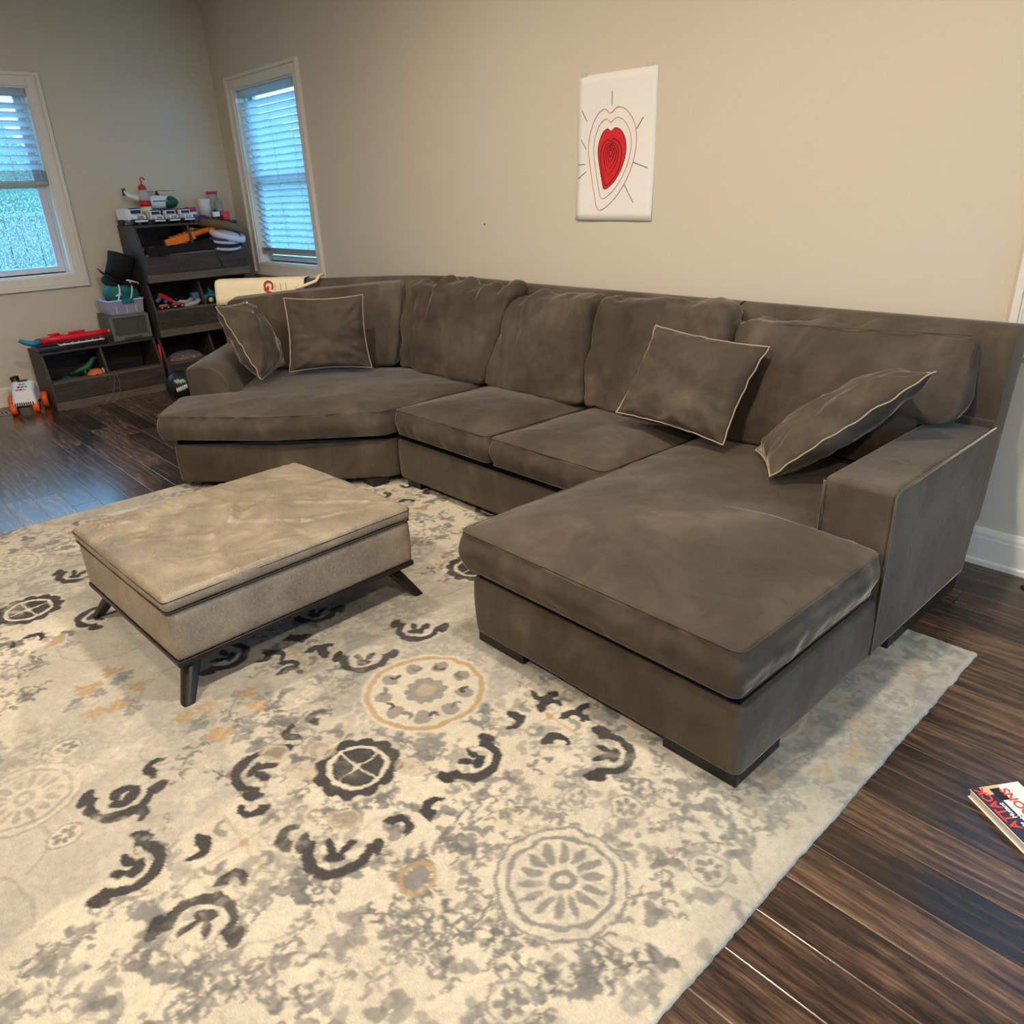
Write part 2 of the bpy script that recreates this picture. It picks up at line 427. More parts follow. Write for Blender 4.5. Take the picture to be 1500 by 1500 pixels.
def window(idx, T, w0, w1, z0, z1, label):
    """T maps (along, into_room, z); opening from w0 to w1. one structure empty with parts"""
    root = bpy.data.objects.new('window_%d' % idx, None); C.objects.link(root); struct(root)
    root['label'] = label
    def part(name, m, mt, bevel=0):
        m.v = [tuple(T(*p)) for p in m.v]; me = m.mesh(name)
        bm = bmesh.new(); bm.from_mesh(me); bmesh.ops.recalc_face_normals(bm, faces=bm.faces); bm.to_mesh(me); bm.free()
        o = link(name, me, mt, root); o['kind'] = 'structure'
        if bevel:
            b = o.modifiers.new('bevel', 'BEVEL'); b.width = bevel; b.segments = 2; b.limit_method = 'ANGLE'
        return o
    cw = .088
    for nm, box in (('casing', (w0-cw, w0, z0-cw, z1+cw)), ('casing', (w1, w1+cw, z0-cw, z1+cw)), ('casing', (w0, w1, z0-cw, z0)), ('casing', (w0, w1, z1, z1+cw))):
        m = MB(); a, b, c, d = box; m.box(a, b, 0, .016, c, d); part(nm, m, M['trim'], .003)
    m = MB()                                     # raised outer bead
    for a, b, c, d in ((w0-cw-.006, w0-cw+.02, z0-cw-.006, z1+cw+.006), (w1+cw-.02, w1+cw+.006, z0-cw-.006, z1+cw+.006), (w0-cw+.02, w1+cw-.02, z0-cw-.006, z0-cw+.02), (w0-cw+.02, w1+cw-.02, z1+cw-.02, z1+cw+.006)): m.box(a, b, 0, .03, c, d)
    for a, b, c, d in ((w0-cw+.02, w0-cw+.03, z0-cw+.02, z1+cw-.02), (w1+cw-.03, w1+cw-.02, z0-cw+.02, z1+cw-.02), (w0-cw+.03, w1+cw-.03, z0-cw+.02, z0-cw+.03)): m.box(a, b, 0, .022, c, d)
    part('casing_bead', m, M['trim'], .003)
    m = MB(); t = .012; dp = -.15
    m.box(w0, w0+t, dp, .002, z0, z1); m.box(w1-t, w1, dp, .002, z0, z1); m.box(w0+t, w1-t, dp, .002, z0, z0+t); m.box(w0+t, w1-t, dp, .002, z1-t, z1)
    part('jamb', m, M['trim'])
    zm = z0+(z1-z0)*.5
    for nm, za, zb, d0 in (('lower_sash', z0+t, zm+.02, -.105), ('upper_sash', zm-.02, z1-t, -.135)):
        m = MB(); s = .05; a, b = w0+t+.02, w1-t-.02
        m.box(a, a+s, d0-.02, d0+.02, za, zb); m.box(b-s, b, d0-.02, d0+.02, za, zb); m.box(a+s, b-s, d0-.02, d0+.02, za, za+s*1.1); m.box(a+s, b-s, d0-.02, d0+.02, zb-.035, zb)
        so = part(nm, m, M['vinyl'], .003)
        m = MB(); m.box(a+s-.005, b-s+.005, d0-.003, d0+.003, za+s, zb-.03); part('pane', m, M['glass'])
    m = MB(); m.box(w0+t, w0+t+.02, -.148, -.08, z0+t, z1-t); m.box(w1-t-.02, w1-t, -.148, -.08, z0+t, z1-t); m.box(w0+t+.02, w1-t-.02, -.148, -.085, z0+t, z0+t+.012)
    part('frame', m, M['vinyl'])
    return root
TB = lambda a, d, z: (a, WY-d, z)
TLf = lambda a, d, z: (XL+d, a, z)
window(1, TLf, Y1[0], Y1[1], ZL0, Z1, 'window in the left wall with a half raised blind over rainy glass')
window(2, TB, W2[0], W2[1], Z0, Z1, 'narrow window in the back wall beside the toy shelves')
window(3, TB, W3[0], W3[1], Z0, Z1, 'window at the right end of the back wall, only its edge in view')
def blind(label, T, w0, w1, ztop, zbot, dep, tilt, spacing, stack):
    root = thing('window_blind', label, 'blind')
    def part(name, m, mt):
        m.v = [tuple(T(*p)) for p in m.v]; me = m.mesh(name)
        bm = bmesh.new(); bm.from_mesh(me); bmesh.ops.recalc_face_normals(bm, faces=bm.faces); bm.to_mesh(me); bm.free()
        return link(name, me, mt, root)
    a, b = w0+.018, w1-.018
    m = MB(); m.box(a, b, dep-.03, dep+.03, ztop-.05, ztop); part('head_rail', m, M['blind'])
    m = MB(); m.box(a, b, dep-.026, dep+.026, zbot, zbot+.024)
    part('bottom_rail', m, M['rail'])
    z = zbot+.03
    for k in range(stack):
        m = MB(); m.box(a, b, dep-.025, dep+.025, z, z+.003); part('slat', m, M['rail']); z += .0085
    z += .025
    while z < ztop-.07:
        m = MB(); c, s = math.cos(tilt), math.sin(tilt)
        for q in range(4):
            pass
        hw = .0255; th = .0015
        pr = [(-hw, -.0), (-hw*.4, .0035), (hw*.4, .0035), (hw, 0)]
        top = [(p*c-(h+th)*s, p*s+(h+th)*c) for p, h in pr]; bot = [(p*c-(h-th)*s, p*s+(h-th)*c) for p, h in pr]
        loop = bot+top[::-1]; n = len(loop)
        m.add([(a, dep+d, z+h) for d, h in loop]+[(b, dep+d, z+h) for d, h in loop],
              [tuple(range(n)), tuple(range(2*n-1, n-1, -1))]+[(i, (i+1) % n, n+(i+1) % n, n+i) for i in range(n)])
        part('slat', m, M['blind']); z += spacing
    for f in ((.16, .5, .84) if b-a > .9 else (.2, .8)):
        for dd in (-.024, .024):
            m = MB(); x = a+(b-a)*f; m.box(x-.0012, x+.0012, dep+dd-.001, dep+dd+.001, zbot+.02, ztop-.04); part('ladder_cord', m, M['blind'])
    m = MB(); m.tube([(a+.05, dep+.04, ztop-.05), (a+.055, dep+.045, ztop-.45), (a+.05, dep+.04, 1.52)], .0035, 6); part('tilt_wand', m, M['blind'])
    return root
blind('white slatted blind half raised in the left wall window', TLf, Y1[0], Y1[1], Z1-.012, 1.612, -.045, .82, .0585, 9)
blind('white slatted blind lowered in the narrow window by the shelves', TB, W2[0], W2[1], Z1-.012, 1.0, -.05, .95, .0515, 3)
blind('white slatted blind in the window at the right picture edge', TB, W3[0], W3[1], Z1-.012, 1.0, -.05, .95, .0515, 3)

# outside
gm = plain('wet_lawn', srgb(86, 104, 70), .9, .2, var=.3, scale=8)
struct(boxo('ground_outside', -30, XL-.16, -12, 20, -.5, -.4, gm))
struct(boxo('ground_outside', XR+.16, 20, -12, WY+.1, -.5, -.4, gm))
struct(boxo('ground_outside', XL-.1, 12, WY+.16, 20, -.5, -.4, gm))
fm = wood('weathered_fence_board', srgb(116, 112, 104), srgb(142, 137, 127), srgb(164, 158, 146), 'Z', .8)
fr = thing('board_fence', 'pale wooden board fence outside the left wall window', 'fence', (-10.8, 0, -.4))
for i in range(46):
    boxo('board', -.01, .012, -4+i*.155, -4+i*.155+.145, 0, 1.72+.01*(i % 3), fm, fr)
boxo('rail', -.05, -.012, -4, 3.2, .35, .44, fm, fr); boxo('rail', -.05, -.012, -4, 3.2, 1.35, 1.44, fm, fr)
boxo('cap_rail', -.04, .04, -4, 3.2, 1.76, 1.80, fm, fr)
hm = plain('dark_hedge_leaves', srgb(104, 128, 104), .9, .2, var=.6, scale=30)
for k, (hx, hy, hs) in enumerate(((-13.2, -4.0, 1.4), (-13.6, .9, 1.7), (-13.0, 5.6, 1.3))):
    m = MB().ball((0, 0, 1.3), (1.3*hs*.8, 1.5*hs*.95, 1.55*hs), n=48)
    me = m.mesh('hedge_bush'); wrinkle(me, lambda c, n: .22*fbm(c*2.5, 5))
    o = link('hedge_bush', me, hm, None, True); o.location = (hx, hy, -.4)
    tag(o, ['dark green bush beyond the fence, at the near end', 'largest dark green bush beyond the middle of the fence', 'dark green bush beyond the fence, farthest from the rug'][k], 'bush', 'bushes beyond the fence')

# ------------------------------------------------------------------ rug
def make_rug():
    x0, x1, y0, y1 = -4.17, -.535, -.27, 2.475
    st = .0052; nx = int((x1-x0)/st); ny = int((y1-y0)/st)
    X, Y = np.meshgrid(np.linspace(x0, x1, nx+1), np.linspace(y0, y1, ny+1), indexing='ij')
    rng = np.random.RandomState(5)
    def vnoise(sc, oct=3):
        out = np.zeros_like(X); amp = 1; tot = 0
        for o in range(oct):
            gx = (X-x0)*sc*2**o; gy = (Y-y0)*sc*2**o
            G = rng.rand(int(gx.max())+3, int(gy.max())+3)
            ix = gx.astype(int); iy = gy.astype(int); fx = gx-ix; fy = gy-iy
            fx = fx*fx*(3-2*fx); fy = fy*fy*(3-2*fy)
            out += amp*((G[ix, iy]*(1-fx)+G[ix+1, iy]*fx)*(1-fy)+(G[ix, iy+1]*(1-fx)+G[ix+1, iy+1]*fx)*fy); tot += amp; amp *= .55
        return out/tot
    def lin(r, g, b): return np.array(srgb(r, g, b)[:3])
    cream = lin(209, 199, 178); taupe = lin(160, 153, 144); grey = lin(128, 127, 123); dgrey = lin(104, 104, 103); char = lin(48, 49, 52); ochre = lin(176, 146, 104); tan = lin(176, 160, 136)
    big = vnoise(1.3, 3)
    f = np.clip((big-.42)*5, 0, 1)[..., None]
    col = cream*(1-f*.75)+taupe*f*.75
    # flip zones: grey ground, cream figures
    inv = np.clip((vnoise(1.7, 2)-.5)*9, 0, 1)
    wx = (vnoise(28, 2)-.5)*.016; wy = (vnoise(28, 2)-.5)*.016
    edge = vnoise(75, 2)-.5
    def paint(mask, c, a=1.0):
        nonlocal col
        k = (mask*a)[..., None]; col = col*(1-k)+c*k
    def win(cx, cy, R):
        i0 = max(0, int((cx-R-x0)/st)); i1 = min(nx+1, int((cx+R-x0)/st)+2); j0 = max(0, int((cy-R-y0)/st)); j1 = min(ny+1, int((cy+R-y0)/st)+2)
        return (slice(i0, i1), slice(j0, j1)) if i0 < i1 and j0 < j1 else None
    def local(cx, cy, R, warp=1):
        s = win(cx, cy, R)
        if s is None: return None
        return s, X[s]+wx[s]*warp-cx, Y[s]+wy[s]*warp-cy, edge[s]
    def stamp(s, sd, c, a=1.0, fray=.006, soft=.003):
        m = np.clip((-(sd)+edge[s]*fray)/soft+.5, 0, 1)*a
        k = m[..., None]; col[s] = col[s]*(1-k)+c*k
    def ellipse(cx, cy, a, b, th, c, al=1.0, bend=0):
        L = local(cx, cy, max(a, b)*1.6+.03)
        if L is None: return
        s, x, y, e = L; u = x*math.cos(th)+y*math.sin(th); v = -x*math.sin(th)+y*math.cos(th)
        v = v-bend*u*u/max(a, 1e-6)
        q = np.sqrt((u/a)**2+(v/b)**2); stamp(s, (q-1)*min(a, b), c, al)
    def ring(cx, cy, r, w, c, al=1.0, sc=0, ns=0, broken=0):
        L = local(cx, cy, r+w+.04)
        if L is None: return
        s, x, y, e = L; R = np.hypot(x, y); t = np.arctan2(y, x)
        rr = r+sc*np.abs(np.sin(t*ns/2)) if ns else r
        sd = np.abs(R-rr)-w/2
        if broken: sd = sd+broken*(np.sin(t*3+cx*9) > .3)
        stamp(s, sd, c, al)
    def comma(cx, cy, th, sz, c=char, al=1.0):
        # curled leaf: thick arc with a bite
        L = local(cx, cy, sz*2)
        if L is None: return
        s, x, y, e = L; u = (x*math.cos(th)+y*math.sin(th))/sz; v = (-x*math.sin(th)+y*math.cos(th))/sz
        v2 = v+.25; R = np.hypot(u, v2); t = np.arctan2(u, v2)
        w_ = .34-.075*t; sd = np.abs(R-.62)-np.maximum(w_*.8, .05)
        sd = np.maximum(sd, (np.abs(t)-1.75)*.6)
        stamp(s, sd*sz, c, al)
    def tulip(cx, cy, th, sz=.1, c=char, al=1.0):
        L = local(cx, cy, sz*1.8)
        if L is None: return
        s, x, y, e = L; u = (x*math.cos(th)+y*math.sin(th))/sz; v = (-x*math.sin(th)+y*math.cos(th))/sz  # u: opening direction
        R = np.hypot(u*1.05, v); t = np.arctan2(v, -u)
        wdt = .17*(1-.3*np.abs(t)/1.9)
        sd = np.abs(R-.72)-wdt; sd = np.maximum(sd, (np.abs(t)-1.95)*.7)
        tip = np.abs(np.hypot(u+.72, v*.9)-.26)-.06; tip = np.maximum(tip, -(u+.72)*1.0)
        stamp(s, sd*sz, c, al)
        for sgn in (-1, 1):
            q = np.hypot((u-.45)*.8+.2, (v-sgn*.95)*1.3)-.24; stamp(s, q*sz, c, al)
            uu = (u-.12); vv = (v-sgn*.2); a1 = uu*.9+sgn*vv*.45; b1 = -uu*sgn*.45+vv*.9
            stamp(s, (np.hypot(a1/.26, b1/.13)-1)*sz*.12, c, al)
        stamp(s, (np.hypot((u+.22)/.17, v/.28)-1)*sz*.16, c, al)
        if False: stamp(s, tip*sz, c, al)
    # --- all-over vines and leaves
    rs = random.Random(11)
    def vine(cx, cy, r, t0, span, c, al, lf=.017):
        n_ = int(abs(span)*r/.021)
        for q in range(n_):
            t = t0+span*q/n_; px = cx+r*math.cos(t); py = cy+r*math.sin(t); sg = 1 if q % 2 else -1; ta = t+PI/2*(1 if span > 0 else -1)
            th = ta+sg*.9; comma(px+lf*1.25*math.cos(th), py+lf*1.25*math.sin(th), th, lf*(.8+.4*rs.random()), c, al*(.75+.25*rs.random()))
            if q % 3 == 0: ellipse(px-lf*1.6*math.cos(th), py-lf*1.6*math.sin(th), lf*.55, lf*.45, th, c, al*.8)
            ellipse(px, py, .013, .0026, ta, c, al)
    for k in range(1500):
        cx = rs.uniform(x0, x1); cy = rs.uniform(y0, y1)
        i = min(nx, int((cx-x0)/st)); j = min(ny, int((cy-y0)/st))
        iv = inv[i, j] > .5
        fade = .5+.45*rs.random()
        c = (cream if iv else rs.choice([grey, grey, dgrey, grey]))
        th = rs.uniform(0, 2*PI); sz = rs.uniform(.013, .023)
        if iv and k % 3 == 0: continue
        ellipse(cx, cy, sz*1.25, sz*.7, th, c, fade)
        ellipse(cx+sz*1.3*math.cos(th+.9), cy+sz*1.3*math.sin(th+.9), sz, sz*.62, th+1.1, c, fade)
        if k % 2: ellipse(cx+sz*1.3*math.cos(th-.9), cy+sz*1.3*math.sin(th-.9), sz, sz*.6, th-1.1, c, fade)
    for k in range(640):
        cx = rs.uniform(x0, x1); cy = rs.uniform(y0, y1); i = min(nx, int((cx-x0)/st)); j = min(ny, int((cy-y0)/st)); iv = inv[i, j] > .5
        vine(cx, cy, rs.uniform(.05, .16), rs.uniform(-PI, PI), rs.choice([-1, 1])*rs.uniform(1.2, 2.6), cream if iv else rs.choice([grey, dgrey]), .85)
    m = inv > .5
    g2 = (np.clip((inv-.45)*6, 0, 1)*.42)[..., None]
    base = col.copy(); lum = base.mean(-1, keepdims=True)
    col = col*(1-g2)+(grey*1.05+(lum-.45)*.55)*g2
    for k in range(130):                          # arching stems
        cx = rs.uniform(x0, x1); cy = rs.uniform(y0, y1); r = rs.uniform(.07, .22)
        L = local(cx, cy, r+.03)
        if L is None: continue
        s, x, y, e = L; t0 = rs.uniform(-PI, PI); t = np.arctan2(y, x)
        sd = np.maximum(np.abs(np.hypot(x, y)-r)-.0035, (np.cos(t-t0) < .2)*.05)
        stamp(s, sd, dgrey, .55, .002)
    def clear(cx, cy, r, c=None, a=.75):
        L = local(cx, cy, r+.05)
        if L is None: return
        s, x, y, e = L; stamp(s, np.hypot(x, y)-r, cream if c is None else c, a, .01, .012)
    def petals(cx, cy, r0, r1, n, c, al, w=.3, ph=0):
        for k in range(n):
            t = 2*PI*k/n+ph; rm = (r0+r1)/2
            ellipse(cx+rm*math.cos(t), cy+rm*math.sin(t), (r1-r0)/2, rm*PI/n*w*2, t, c, al)
    # --- black medallions
    def medal(cx, cy, al=1.0):
        clear(cx, cy, .13, cream, .6)
        L = local(cx, cy, .16); s, x, y, e = L; R = np.hypot(x, y); t = np.arctan2(y, x)
        out = R-(.108+.016*np.abs(np.sin(t*6))); stamp(s, out, char, al)
        stamp(s, np.abs(R-.079)-.0065, cream, al)
        for th in (.12, .12+PI/2):
            stamp(s, np.maximum(np.abs(-x*math.sin(th)+y*math.cos(th))-.0028, R-.078), cream, al, .002)
        stamp(s, R-.011, cream, al, .002)
    # --- ochre ring
    def ochre_ring(cx, cy, r=.185, al=.9):
        clear(cx, cy, r+.015, cream, .8)
        ring(cx, cy, r-.005, .017, ochre, al)
        petals(cx, cy, .1, .16, 9, dgrey, .7, .28)
        for k in range(10):
            t = k*2*PI/10+.2; comma(cx+.125*math.cos(t), cy+.125*math.sin(t), t+1.2, .022, char if k % 2 else dgrey, .9)
        L = local(cx, cy, .09); s, x, y, e = L; R = np.hypot(x, y); t = np.arctan2(y, x)
        stamp(s, R-(.058+.01*np.abs(np.sin(t*5))), grey, .9); stamp(s, R-.03, tan, .8); stamp(s, np.abs(R-.03)-.004, ochre, .7)
    def cross(cx, cy, mask='CBDE', al=1.0, phase=0.0):
        clear(cx, cy, .17, cream, .35)
        for k in range(4):
            t = phase+PI/4+k*PI/2
            comma(cx+.105*math.cos(t)+.02*math.cos(t+PI/2), cy+.105*math.sin(t)+.02*math.sin(t+PI/2), t+PI/2, .048, char, al)
            comma(cx+.085*math.cos(t-.55), cy+.085*math.sin(t-.55), t-1.2, .03, dgrey, al*.7)
        L = local(cx, cy, .17); s, x, y, e = L
        for th in (phase, phase+PI/2):
            dd = np.abs(-x*math.sin(th)+y*math.cos(th)); rr = np.hypot(x, y)
            stamp(s, np.maximum(dd-.0035, rr-.12), ochre, .5)
        stamp(s, np.hypot(x, y)-.012, ochre, .8)
    def grey_medal(cx, cy, R0=.155, c1=grey, c2=cream, al=.9):
        clear(cx, cy, R0, c2, .85*al)
        ring(cx, cy, R0*.97, .008, c1, al); ring(cx, cy, R0*.79, .012, c1, al)
        petals(cx, cy, R0*.3, R0*.68, 14, c1, al, .33); L = local(cx, cy, R0)
        s, x, y, e = L; stamp(s, np.hypot(x, y)-R0*.2, c1, al); stamp(s, np.hypot(x, y)-R0*.09, c2, al)
    def jag(cx, cy, r, th, c, al):
        L = local(cx, cy, r*1.6)
        if L is None: return
        s, x, y, e = L; t = np.arctan2(y, x)-th; R = np.hypot(x, y)
        stamp(s, R-r*(.78+.2*np.cos(3*t)+.14*np.cos(7*t)), c, al)
        stamp(s, np.maximum(np.abs(x*math.sin(th)-y*math.cos(th))-.0016, R-r*.7), cream, al*.5, .002)
    def leafcluster(cx, cy, al=.8):
        for k in range(6):
            t = k*PI/3+.3; c = ochre if k % 2 else grey
            jag(cx+.09*math.cos(t), cy+.09*math.sin(t), .037, t+.5, c, al); comma(cx+.055*math.cos(t+.5), cy+.055*math.sin(t+.5), t, .02, tan, al*.7)
    # warm faded leaf groups (left foreground and right border)
    for a in ((-2.38, .37), (-2.0, .6), (-.66, 1.78), (-.7, 2.3), (-3.3, .75), (-3.75, 1.1), (-2.9, 1.9), (-.9, .2), (-1.95, -.15), (-3.95, 1.9)): leafcluster(*a)
    for a in ((-2.517, .418), (-2.467, .321), (-2.298, .372), (-2.085, .504), (-2.061, .693), (-1.932, .553), (-2.866, .338), (-.6, 1.766), (-.728, 1.928), (-.63, 1.62), (-.72, 1.5)):
        jag(a[0], a[1], .037, a[0]*7, ochre, .85); jag(a[0]+.055, a[1]+.03, .032, a[1]*9, grey, .8)
    for a in ((-.875, .888), (-2.057, .064), (-3.72, .36), (-3.5, 1.75), (-2.75, 2.3), (-3.9, -.1)):
        big_ = a[0] > -1.5
        grey_medal(a[0], a[1], .155 if big_ else .14, grey if big_ else taupe*.85, cream, .9 if big_ else .75)
    for a in ((-.66, 1.147, .045), (-1.835, .105, .04), (-.912, 1.158, .04), (-1.02, 1.1, .035), (-.62, 2.05, .05), (-2.2, .2, .04), (-3.4, .1, .04), (-.75, .62, .045)):
        clear(a[0], a[1], a[2]*1.1, cream, .7); ring(a[0], a[1], a[2], .006, grey, .8); petals(a[0], a[1], .008, a[2]*.75, 6, dgrey, .8, .4)
    ring(-1.11, .658, .04, .014, ochre, .8); L = local(-1.11, .658, .06); stamp(L[0], np.hypot(L[1], L[2])-.028, grey, .9)
    for a in ((-1.668, 1.097), (-2.95, .95), (-.95, 1.72), (-3.9, 1.5), (-1.05, -.05)): ochre_ring(*a)
    for a in ((-1.524, .761), (-3.208, .322), (-2.7, 1.2), (-1.72, 1.75), (-3.55, 2.2), (-2.75, -.1), (-2.2, 1.75)): medal(*a)
    for a in ((-1.496, .417), (-2.16, .91), (-3.1, 2.05), (-3.45, .0), (-1.3, 1.28)): cross(*a)
    for a in ((-1.958, 1.06, 2.42), (-1.98, 1.30, 2.2), (-1.7, .565, .65), (-1.31, .57, 2.3), (-1.62, .19, 3.9), (-1.35, .25, 5.4), (-1.077, 1.275, -2.5), (-1.32, 1.0, -2.9), (-2.32, .73, 3.9), (-2.36, 1.1, 2.4), (-2.0, 2.15, 1.6), (-2.6, 2.2, 1.6), (-2.95, .5, 1.0), (-3.4, .55, 2.4), (-1.87, .25, 2.6), (-2.6, 1.0, 0.3), (-3.0, 1.6, 1), (-1.9, 2.25, 0)):
        clear(a[0], a[1], .075, cream, .3); tulip(*a, sz=.098)
    for a in ((-1.797, .793, 2.2), (-1.786, .703, 2.9), (-1.878, .267, .4), (-1.783, .26, .5), (-1.261, .818, 2.0), (-1.271, .726, .2), (-2.11, .862, .3), (-2.194, .859, .2), (-2.116, .974, .6), (-2.238, .954, .5), (-2.955, .291, .6), (-2.969, .197, 1.0), (-1.336, 1.322, 1.2), (-1.245, 1.328, .5), (-1.93, .36, 2.4), (-3.05, .6, .3), (-3.3, .62, 2), (-2.2, 2.2, 1), (-2.35, 2.25, 2), (-1.6, 1.45, .4)):
        comma(*a, .047)
    for a in ((-1.62, .64), (-1.38, .63), (-1.66, .72), (-1.42, .86), (-1.74, .62)): ellipse(a[0], a[1], .05, .035, .4, tan, .55); ring(a[0], a[1], .034, .006, cream, .5)
    # wear: pale scuffs across every figure
    wear = np.clip((vnoise(9, 4)-.53)*5, 0, 1)*np.clip((vnoise(1.1, 2)-.35)*3, 0, 1)
    sp = np.clip((vnoise(60, 2)-.5)*6, 0, 1)
    paint(np.clip(wear*.25+wear*sp*.6, 0, .8), cream*.9+taupe*.1)
    # right border bluish grey fade
    bd = np.clip((X+1.0)/.35, 0, 1)*np.clip((Y-.9)/.6, 0, 1)*.42
    paint(bd, lin(178, 178, 166))
    n1 = vnoise(90, 2)[..., None]; col = col*(.86+.28*n1)
    zed = .0105+.0016*(vnoise(120, 2)-.5)
    fr_ = np.minimum(np.minimum(X-x0, x1-X), np.minimum(Y-y0, y1-Y)); ro = np.clip(fr_/.008, 0, 1)
    Z = zed*np.sqrt(1-(1-ro)**2*.96)
    jit = (vnoise(40, 2)-.5)*.008*(1-np.clip(fr_/.02, 0, 1))
    co = np.stack([X+jit, Y+jit, Z], -1).reshape(-1, 3)
    nv = (nx+1)*(ny+1)
    ii, jj = np.meshgrid(np.arange(nx), np.arange(ny), indexing='ij'); a = (ii*(ny+1)+jj).ravel()
    q = np.stack([a, a+ny+1, a+ny+2, a+1], -1)
    me = bpy.data.meshes.new('area_rug')
    # skirt down to the floor
    bi = np.concatenate([np.arange(0, nx)*(ny+1), nx*(ny+1)+np.arange(0, ny), (np.arange(nx, 0, -1))*(ny+1)+ny, np.arange(ny, 0, -1)])
    sk = co[bi].copy(); sk[:, 2] = .0004
    nb = len(bi); si = nv+np.arange(nb); q2 = np.stack([bi, si, np.roll(si, -1), np.roll(bi, -1)], -1)
    co = np.concatenate([co, sk]); q = np.concatenate([q, q2])
    me.vertices.add(len(co)); me.vertices.foreach_set('co', co.ravel().astype(np.float32))
    me.loops.add(q.size); me.loops.foreach_set('vertex_index', q.ravel().astype(np.int32))
    me.polygons.add(len(q)); me.polygons.foreach_set('loop_start', np.arange(0, q.size, 4).astype(np.int32)); me.polygons.foreach_set('loop_total', np.full(len(q), 4, np.int32))
    me.polygons.foreach_set('use_smooth', np.ones(len(q), bool)); me.update(calc_edges=True)
    ca = me.color_attributes.new('pattern', 'FLOAT_COLOR', 'POINT')
    cc = np.ones((len(co), 4), np.float32); cc[:nv, :3] = np.clip(col, 0, 1).reshape(-1, 3); cc[nv:, :3] = cc[bi, :3]*.9
    ca.data.foreach_set('color', cc.ravel())
    o = link('area_rug', me, M['rug'])
    tag(o, 'large cream and grey area rug with charcoal medallions and tulips under the sofa', 'rug')
make_rug()

# ------------------------------------------------------------------ sofa
V = M['velvet']; RZ = .009
sofa = thing('sectional_sofa', 'large taupe velvet sectional sofa with chaise and angled corner seat', 'sofa', (-2.5, 2.7, 0))
sofa_inv = Matrix.Translation((2.5, -2.7, 0))
def sp(o):
    if o.parent is None or o.parent == sofa:
        o.parent = sofa; o.matrix_parent_inverse = sofa_inv
    return o
def base(pts, z0=.052, z1=.260, nm='base', corner=.03):
    return sp(outline_cushion(nm, pts, z0, z1, .012, 0, V, None, corner, wr=lambda c, n: .004*fbm(c*5) if abs(n.z) < .5 else 0, bulge=.004, step=.03, seams=False))
# bases
base([(-1.775, 1.395), (-.748, 1.395), (-.748, 2.125), (-.748, 2.93), (-1.775, 2.98)])
base([(-3.245, 2.115), (-1.79, 2.115), (-1.79, 2.98), (-3.245, 2.98)])
base([(-4.085, 1.255), (-3.66, 1.63), (-3.262, 2.075), (-3.262, 3.0), (-3.75, 3.05), (-4.1, 2.98), (-4.42, 2.72), (-5.12, 2.13), (-4.42, 1.50)], corner=.05)
# black deck below the seat cushions, shade of the gap put into its colour
for pts in ([(-1.755, 1.415), (-.77, 1.415), (-.77, 2.9), (-1.755, 2.9)], [(-3.23, 2.135), (-1.8, 2.135), (-1.8, 2.9), (-3.23, 2.9)], [(-4.075, 1.285), (-3.28, 2.1), (-3.28, 2.9), (-4.0, 2.85), (-4.95, 2.1)]):
    sp(MB().prism(pts, .256, .300).build('deck', M['gap_shade']))
# feet
for x, y, wx, wy in ((-1.765, 1.405, .22, .05), (-.985, 1.405, .23, .22), (-1.765, 2.4, .05, .3), (-.80, 2.3, .05, .6), (-3.19, 2.125, .11, .1), (-1.92, 2.13, .1, .1), (-3.4, 1.98, .1, .1), (-4.1, 1.4, .1, .1), (-3.2, 2.85, .1, .1), (-4.9, 2.05, .1, .1), (-.87, 2.85, .1, .08), (-2.0, 2.85, .1, .08)):
    sp(boxo('foot', x, x+wx, y, y+wy, .012 if y < 2.3 and -4.1 < x else .0, .056, M['black_wood'], None, .003))
# backrest frames (profile swept): front foot y, top etc.
def backslab(pts, name='backrest'):
    """pts: list of (base front xy, base rear xy, top front xy, top rear xy) stations along the run"""
    Zb, Zt = .25, .958; vs = []; fs = []
    prof = []
    for k in range(9): prof.append((0, k/8*.93))
    for k in range(1, 8): a = PI*k/8; prof.append(((1-math.cos(a))/2, .93+.07*math.sin(a)))
    for k in range(9): prof.append((1, .93*(1-k/8)))
    n = len(prof)
    # end rounding: shrink the first and last station
    st = []
    for i in range(len(pts)-1):
        K = 10
        for k in range(K+(i == len(pts)-2)): st.append([Vector(pts[i][a]).lerp(Vector(pts[i+1][a]), k/K) for a in range(4)])
    L = len(st)
    for si, s in enumerate(st):
        for d, t in prof:
            f = s[0].lerp(s[2], t); r = s[1].lerp(s[3], t); p = f.lerp(r, d)
            z = Zb+(Zt-Zb)*t
            if si in (0, L-1): c_ = (s[0]+s[1]+s[2]+s[3])/4; p = p.lerp(f.lerp(r, .5), .3); z = min(z, Zt-.02)
            vs.append((p.x, p.y, z))
    for i in range(L-1):
        for k in range(n): fs.append((i*n+k, i*n+(k+1) % n, (i+1)*n+(k+1) % n, (i+1)*n+k))
    fs.append(tuple(range(n))); fs.append(tuple((L-1)*n+k for k in range(n-1, -1, -1)))
    me = bpy.data.meshes.new(name); me.from_pydata(vs, [], fs); me.update()
    bm = bmesh.new(); bm.from_mesh(me); bmesh.ops.recalc_face_normals(bm, faces=bm.faces); bm.to_mesh(me); bm.free()
    o = link(name, me, V, None, True)
    try: me.set_sharp_from_angle(angle=1.0)
    except Exception: pass
    return sp(o)
def stn(x, e=0): return ((x, 2.91), (x, 3.0), (x, 2.975), (x, 3.115))
backslab([stn(-1.805), stn(-1.797), stn(-.752), stn(-.744)])
backslab([stn(-3.238), stn(-3.23), stn(-1.825), stn(-1.817)])
